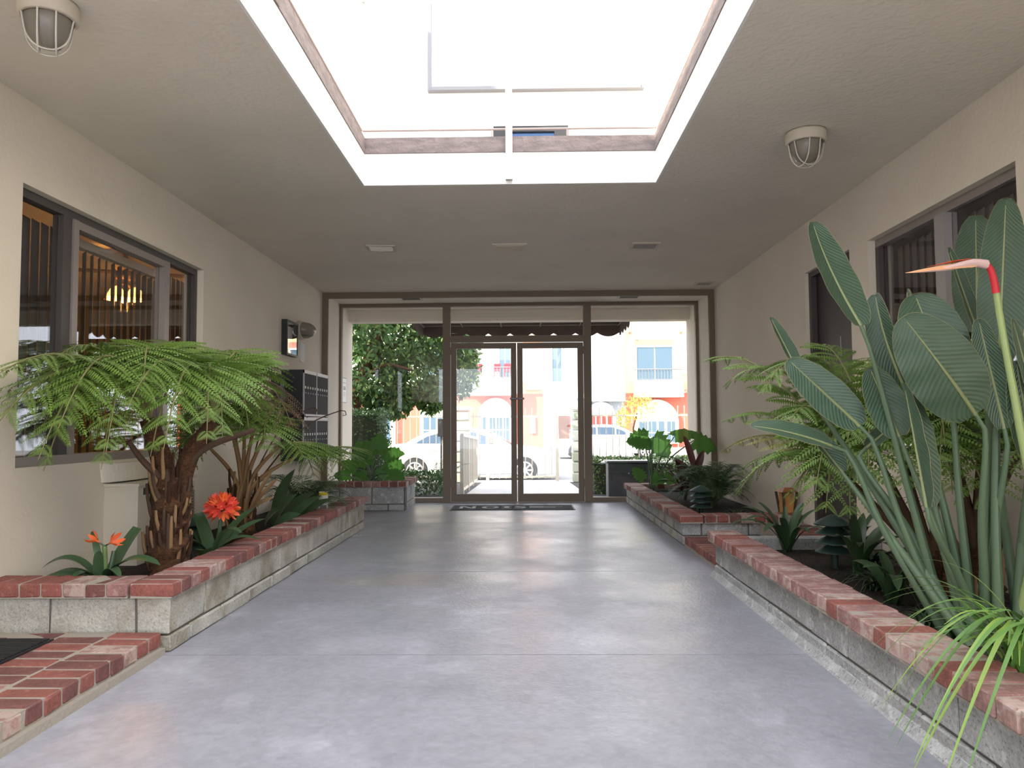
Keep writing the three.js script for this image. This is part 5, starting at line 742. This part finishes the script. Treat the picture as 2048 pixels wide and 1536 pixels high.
// ---------------------------------------------------------------- parked cars
function car(label, x, y, z, k, paint) {
  const g = thing('parked_car', label, 'car', [x, y, z]); g.scale.setScalar(k); const W = 0.8;
  const s = new THREE.Shape(); s.moveTo(-2.38, 0.32); s.lineTo(-2.42, 0.72); s.quadraticCurveTo(-2.36, 0.94, -2.1, 0.97); s.lineTo(-1.5, 1.0); s.lineTo(0.75, 0.97); s.quadraticCurveTo(1.6, 0.92, 2.1, 0.78); s.quadraticCurveTo(2.4, 0.68, 2.42, 0.5); s.lineTo(2.38, 0.28);
  s.lineTo(1.86, 0.24); s.absarc(1.48, 0.33, 0.38, -0.15, Math.PI + 0.15, false); s.lineTo(-1.08, 0.24); s.absarc(-1.46, 0.33, 0.38, -0.15, Math.PI + 0.15, false); s.closePath();
  const bd = new THREE.ExtrudeGeometry(s, { depth: 2 * W, bevelEnabled: true, bevelSize: 0.05, bevelThickness: 0.09, bevelSegments: 3, curveSegments: 14 }).translate(0, 0, -W); mesh('body', bd, paint, g);
  const cab = new THREE.Shape(); cab.moveTo(-1.85, 0.95); cab.quadraticCurveTo(-1.2, 1.38, -0.75, 1.42); cab.quadraticCurveTo(-0.1, 1.47, 0.25, 1.4); cab.quadraticCurveTo(0.6, 1.32, 1.15, 0.95); cab.closePath();
  const cg = new THREE.ExtrudeGeometry(cab, { depth: 1.5, bevelEnabled: true, bevelSize: 0.03, bevelThickness: 0.05, bevelSegments: 2, curveSegments: 12 }).translate(0, 0, -0.75), p = cg.attributes.position; for (let i = 0; i < p.count; i++) { const h = Math.max(0, p.getY(i) - 0.95) / 0.5; p.setZ(i, p.getZ(i) * (1 - 0.2 * h)); } cg.computeVertexNormals(); mesh('cabin', cg, paint, g);
  const gm = std({ color: L(0.05, 0.085, 0.13), roughness: 0.08, metalness: 0.2 });
  const win = (pts) => { const w = new THREE.Shape(pts.map((q) => new THREE.Vector2(...q))), wg = new THREE.ExtrudeGeometry(w, { depth: 0.02, bevelEnabled: false }), wp = wg.attributes.position; for (let i = 0; i < wp.count; i++) { const h = Math.max(0, wp.getY(i) - 0.95) / 0.5; wp.setZ(i, wp.getZ(i) + 0.8 * (1 - 0.2 * h) + 0.004); } wg.computeVertexNormals(); mesh('side_window', wg, gm, g); };
  win([[-1.55, 1.02], [-1.15, 1.24], [-0.8, 1.34], [-0.62, 1.36], [-0.62, 1.02]]); win([[-0.55, 1.02], [-0.55, 1.365], [0.1, 1.35], [0.18, 1.33], [0.18, 1.02]]); win([[0.25, 1.02], [0.25, 1.3], [0.5, 1.22], [0.82, 1.02]]);
  const ws = [[0.42, 1.385, 0.6], [0.42, 1.385, -0.6], [1.14, 0.99, -0.7], [1.14, 0.99, 0.7]]; mesh('windscreen', new THREE.BufferGeometry().setFromPoints([0, 1, 2, 0, 2, 3].map((i) => V(ws[i][0] + 0.03, ws[i][1] + 0.02, ws[i][2]))), (() => { gm.side = THREE.DoubleSide; return gm; })(), g).geometry.computeVertexNormals();
  const tire = std({ color: L(0.03, 0.03, 0.032) }), rim = std({ color: L(0.55, 0.55, 0.56), roughness: 0.35, metalness: 0.5 });
  for (const wx of [-1.46, 1.48]) for (const wz of [-0.78, 0.78]) { const w = mesh('wheel', new THREE.CylinderGeometry(0.33, 0.33, 0.22, 28).rotateX(Math.PI / 2), tire, g); w.position.set(wx, 0.33, wz); const sp = [new THREE.TorusGeometry(0.21, 0.022, 6, 28).translate(0, 0, 0.112 * Math.sign(wz)), new THREE.CylinderGeometry(0.05, 0.05, 0.02, 12).rotateX(Math.PI / 2).translate(0, 0, 0.112 * Math.sign(wz))]; for (let i = 0; i < 8; i++) { const a = i * Math.PI / 4; sp.push(bar([Math.cos(a) * 0.04, Math.sin(a) * 0.04, 0.112 * Math.sign(wz)], [Math.cos(a) * 0.21, Math.sin(a) * 0.21, 0.112 * Math.sign(wz)], 0.045, 0.014)); } mesh('rim', merge(sp), rim, w); }
  mesh('mirror', cbox(0.16, 0.11, 0.14, 0.72, 1.05, 0.95), paint, g); for (const dx of [-0.2, -0.95]) mesh('door_handle', cbox(0.16, 0.025, 0.03, dx, 0.86, 0.895), M.silver, g); mesh('head_lamp', cbox(0.28, 0.11, 0.2, 2.24, 0.66, 0.72), M.silver, g); mesh('tail_lamp', cbox(0.12, 0.13, 0.3, -2.37, 0.8, 0.66), std({ color: L(0.4, 0.02, 0.02) }), g);
}
const carWhite = std({ color: L(0.75, 0.75, 0.74), roughness: 0.3 });
car('white saloon car parked at the near kerb behind the gate', -1.55, -0.555, -22.2, 1.03, carWhite);
car('white saloon car parked across the street above the hedge', 3.5, -0.37, -32.5, 0.96, carWhite);
// ---------------------------------------------------------------- townhouses across the street
{
  const red = std({ color: L(0.62, 0.16, 0.1) }), cream = std({ color: L(0.72, 0.66, 0.55) }), orange = std({ color: L(0.7, 0.4, 0.24) }), grey = std({ color: L(0.36, 0.39, 0.43) }), yellow = std({ color: L(0.75, 0.62, 0.36) }), whiteW = std({ color: L(0.75, 0.74, 0.7) }), pane = std({ color: L(0.1, 0.16, 0.2), roughness: 0.1, metalness: 0.3 }), paneR = std({ color: L(0.35, 0.05, 0.04), roughness: 0.3 }), rail = std({ color: L(0.2, 0.2, 0.22) });
  const Z = -42, G = -0.2;
  const arch = (g, cx, w, y0, ysp, glass, sur = whiteW) => { const r = w / 2, s = new THREE.Shape(); s.moveTo(-r - 0.18, y0); s.lineTo(-r - 0.18, ysp); s.absarc(0, ysp, r + 0.18, Math.PI, 0, true); s.lineTo(r + 0.18, y0); s.closePath(); const a = mesh('arch', new THREE.ExtrudeGeometry(s, { depth: 0.25, bevelEnabled: false, curveSegments: 16 }).translate(cx, 0, Z), sur, g); const n = 4, pw = w / n; for (let i = 0; i < n; i++) for (const [a0, a1] of [[y0 + 0.1, (y0 + ysp) / 2 - 0.03], [(y0 + ysp) / 2 + 0.03, ysp]]) mesh('pane', box(cx - r + i * pw + 0.05, cx - r + (i + 1) * pw - 0.03, a0, a1, Z + 0.25, Z + 0.28), glass, a); };
  const win = (g, x0, x1, y0, y1, glass = pane, n = 2) => { const f = mesh('window', merge([box(x0 - 0.08, x1 + 0.08, y1, y1 + 0.1, Z, Z + 0.08), box(x0 - 0.08, x1 + 0.08, y0 - 0.08, y0, Z, Z + 0.08), box(x0 - 0.08, x0, y0, y1, Z, Z + 0.08), box(x1, x1 + 0.08, y0, y1, Z, Z + 0.08)]), whiteW, g), w = (x1 - x0) / n; for (let i = 0; i < n; i++) mesh('pane', box(x0 + i * w + 0.03, x0 + (i + 1) * w - 0.03, y0, y1, Z, Z + 0.03), glass, f); };
  const balcony = (g, x0, x1, y, d) => { mesh('balcony', box(x0, x1, y - 0.9, y, Z, Z + d), whiteW, g); const b = mesh('balcony_rail', merge([rod([x0, y + 0.6, Z + d - 0.05], [x1, y + 0.6, Z + d - 0.05], 0.03, 6), rod([x0, y + 0.05, Z + d - 0.05], [x1, y + 0.05, Z + d - 0.05], 0.02, 6)]), rail, g); for (let x = x0 + 0.05; x < x1; x += 0.17) mesh('baluster', rod([x, y, Z + d - 0.05], [x, y + 0.6, Z + d - 0.05], 0.016, 4), rail, b); };
  const a = thing('townhouse', 'red and cream townhouse with a balcony seen through the left door', 'building', [0, 0, 0]);
  mesh('lower_wall', box(-14, 0.98, G, 2.75, Z - 8, Z), red, a); mesh('upper_wall', box(-14, -0.1, 2.75, 10, Z - 8, Z), cream, a); mesh('upper_wall', box(-0.1, 0.98, 2.75, 10, Z - 8, Z), orange, a); balcony(a, -2.9, -0.62, 3.55, 0.9); win(a, -1.4, -0.78, 3.6, 5.4); win(a, -5.6, -4.2, 3.6, 5.4); for (const cx of [-1.6, -4.8, -8]) arch(a, cx, 1.5, G + 0.2, 1.6, pane); mesh('cornice', box(-14, -2.9, 2.7, 2.95, Z, Z + 0.2), whiteW, a); mesh('corbel', box(0.05, 0.95, 2.95, 4.1, Z, Z + 0.3), orange, a); mesh('meter_box', box(0.25, 0.55, 0.6, 1.5, Z, Z + 0.12), whiteW, a);
  const rd = std({ color: L(0.5, 0.03, 0.05) }); for (const [x, where] of [[-2.5, 'left'], [-1.5, 'middle'], [-0.95, 'right']]) { const c = thing('balcony_chair', 'small red chair at the ' + where + ' of the townhouse balcony', 'chair', [x, 3.55, Z + 0.45], 0, 'red balcony chairs'); mesh('seat', cbox(0.36, 0.05, 0.36, 0, 0.42, 0), rd, c); mesh('backrest', cbox(0.36, 0.4, 0.04, 0, 0.64, -0.16), rd, c); for (const sx of [-0.15, 0.15]) for (const sz of [-0.15, 0.15]) mesh('leg', rod([sx, 0, sz], [sx, 0.4, sz], 0.02, 5), rd, c); }
  const b = thing('townhouse', 'grey townhouse with white arches and red shutters across the street', 'building');
  mesh('wall', box(0.98, 5.4, G, 9.5, Z - 8, Z), grey, b); mesh('bay', box(3.2, 5.4, 2.3, 9.5, Z, Z + 0.5), whiteW, b); mesh('string_course', box(0.98, 3.2, 2.5, 2.75, Z, Z + 0.15), whiteW, b); arch(b, 2.2, 1.1, G + 0.2, 1.5, paneR); arch(b, 4.1, 1.2, G + 0.2, 1.5, paneR); win(b, 1.5, 2.0, 3.4, 5.4);
  const c = thing('townhouse', 'yellow townhouse with sliding balcony window and red arch at right', 'building');
  mesh('wall', box(5.4, 14, 2.75, 10, Z - 8, Z), yellow, c); mesh('lower_wall', box(5.4, 14, G, 2.75, Z - 8, Z), red, c); win(c, 6.1, 8.05, 3.45, 5.25); mesh('window_hood', box(6.05, 8.1, 5.35, 5.68, Z, Z + 0.05), std({ color: L(0.6, 0.25, 0.17) }), c); balcony(c, 5.9, 8.5, 3.4, 0.7); arch(c, 7.1, 2.0, G + 0.2, 1.2, pane, cream); mesh('drain_spout', rod([5.75, 6.05, Z], [5.75, 6.0, Z + 0.35], 0.06), red, c); mesh('drain_spout', rod([8.5, 6.05, Z], [8.5, 6.0, Z + 0.35], 0.06), red, c); mesh('side_wall', box(8.55, 8.95, 2.9, 4.3, Z, Z + 0.4), orange, c);
  const lp = thing('street_pole', 'thin dark pole before the yellow townhouse', 'pole', [7.45, -0.3, -35.2]); mesh('shaft', rod([0, 0, 0], [0, 3.0, 0], 0.04), rail, lp); mesh('bracket', rod([0, 2.9, 0], [-0.25, 2.7, 0], 0.02), rail, lp);
  const pt = thing('yellow_shrub', 'yellow-green street shrub before the red arch', 'shrub', [0, 0, 0]); mesh('stem', tube([[5.2, -0.25, -38], [5.3, 0.8, -38], [5.5, 1.6, -38]], 0.06, 0.03), M.bark, pt); mesh('foliage', leafCloud(500, inEll([5.6, 1.9, -38], [0.9, 0.7, 0.6]), 0.16), leafMat(L(0.5, 0.45, 0.08), 0.3), pt); mesh('foliage', leafCloud(250, inEll([4.8, 1.3, -38], [0.4, 0.6, 0.4]), 0.16), leafMat(L(0.5, 0.45, 0.08), 0.3), pt);
}

renderer.render(scene, camera);
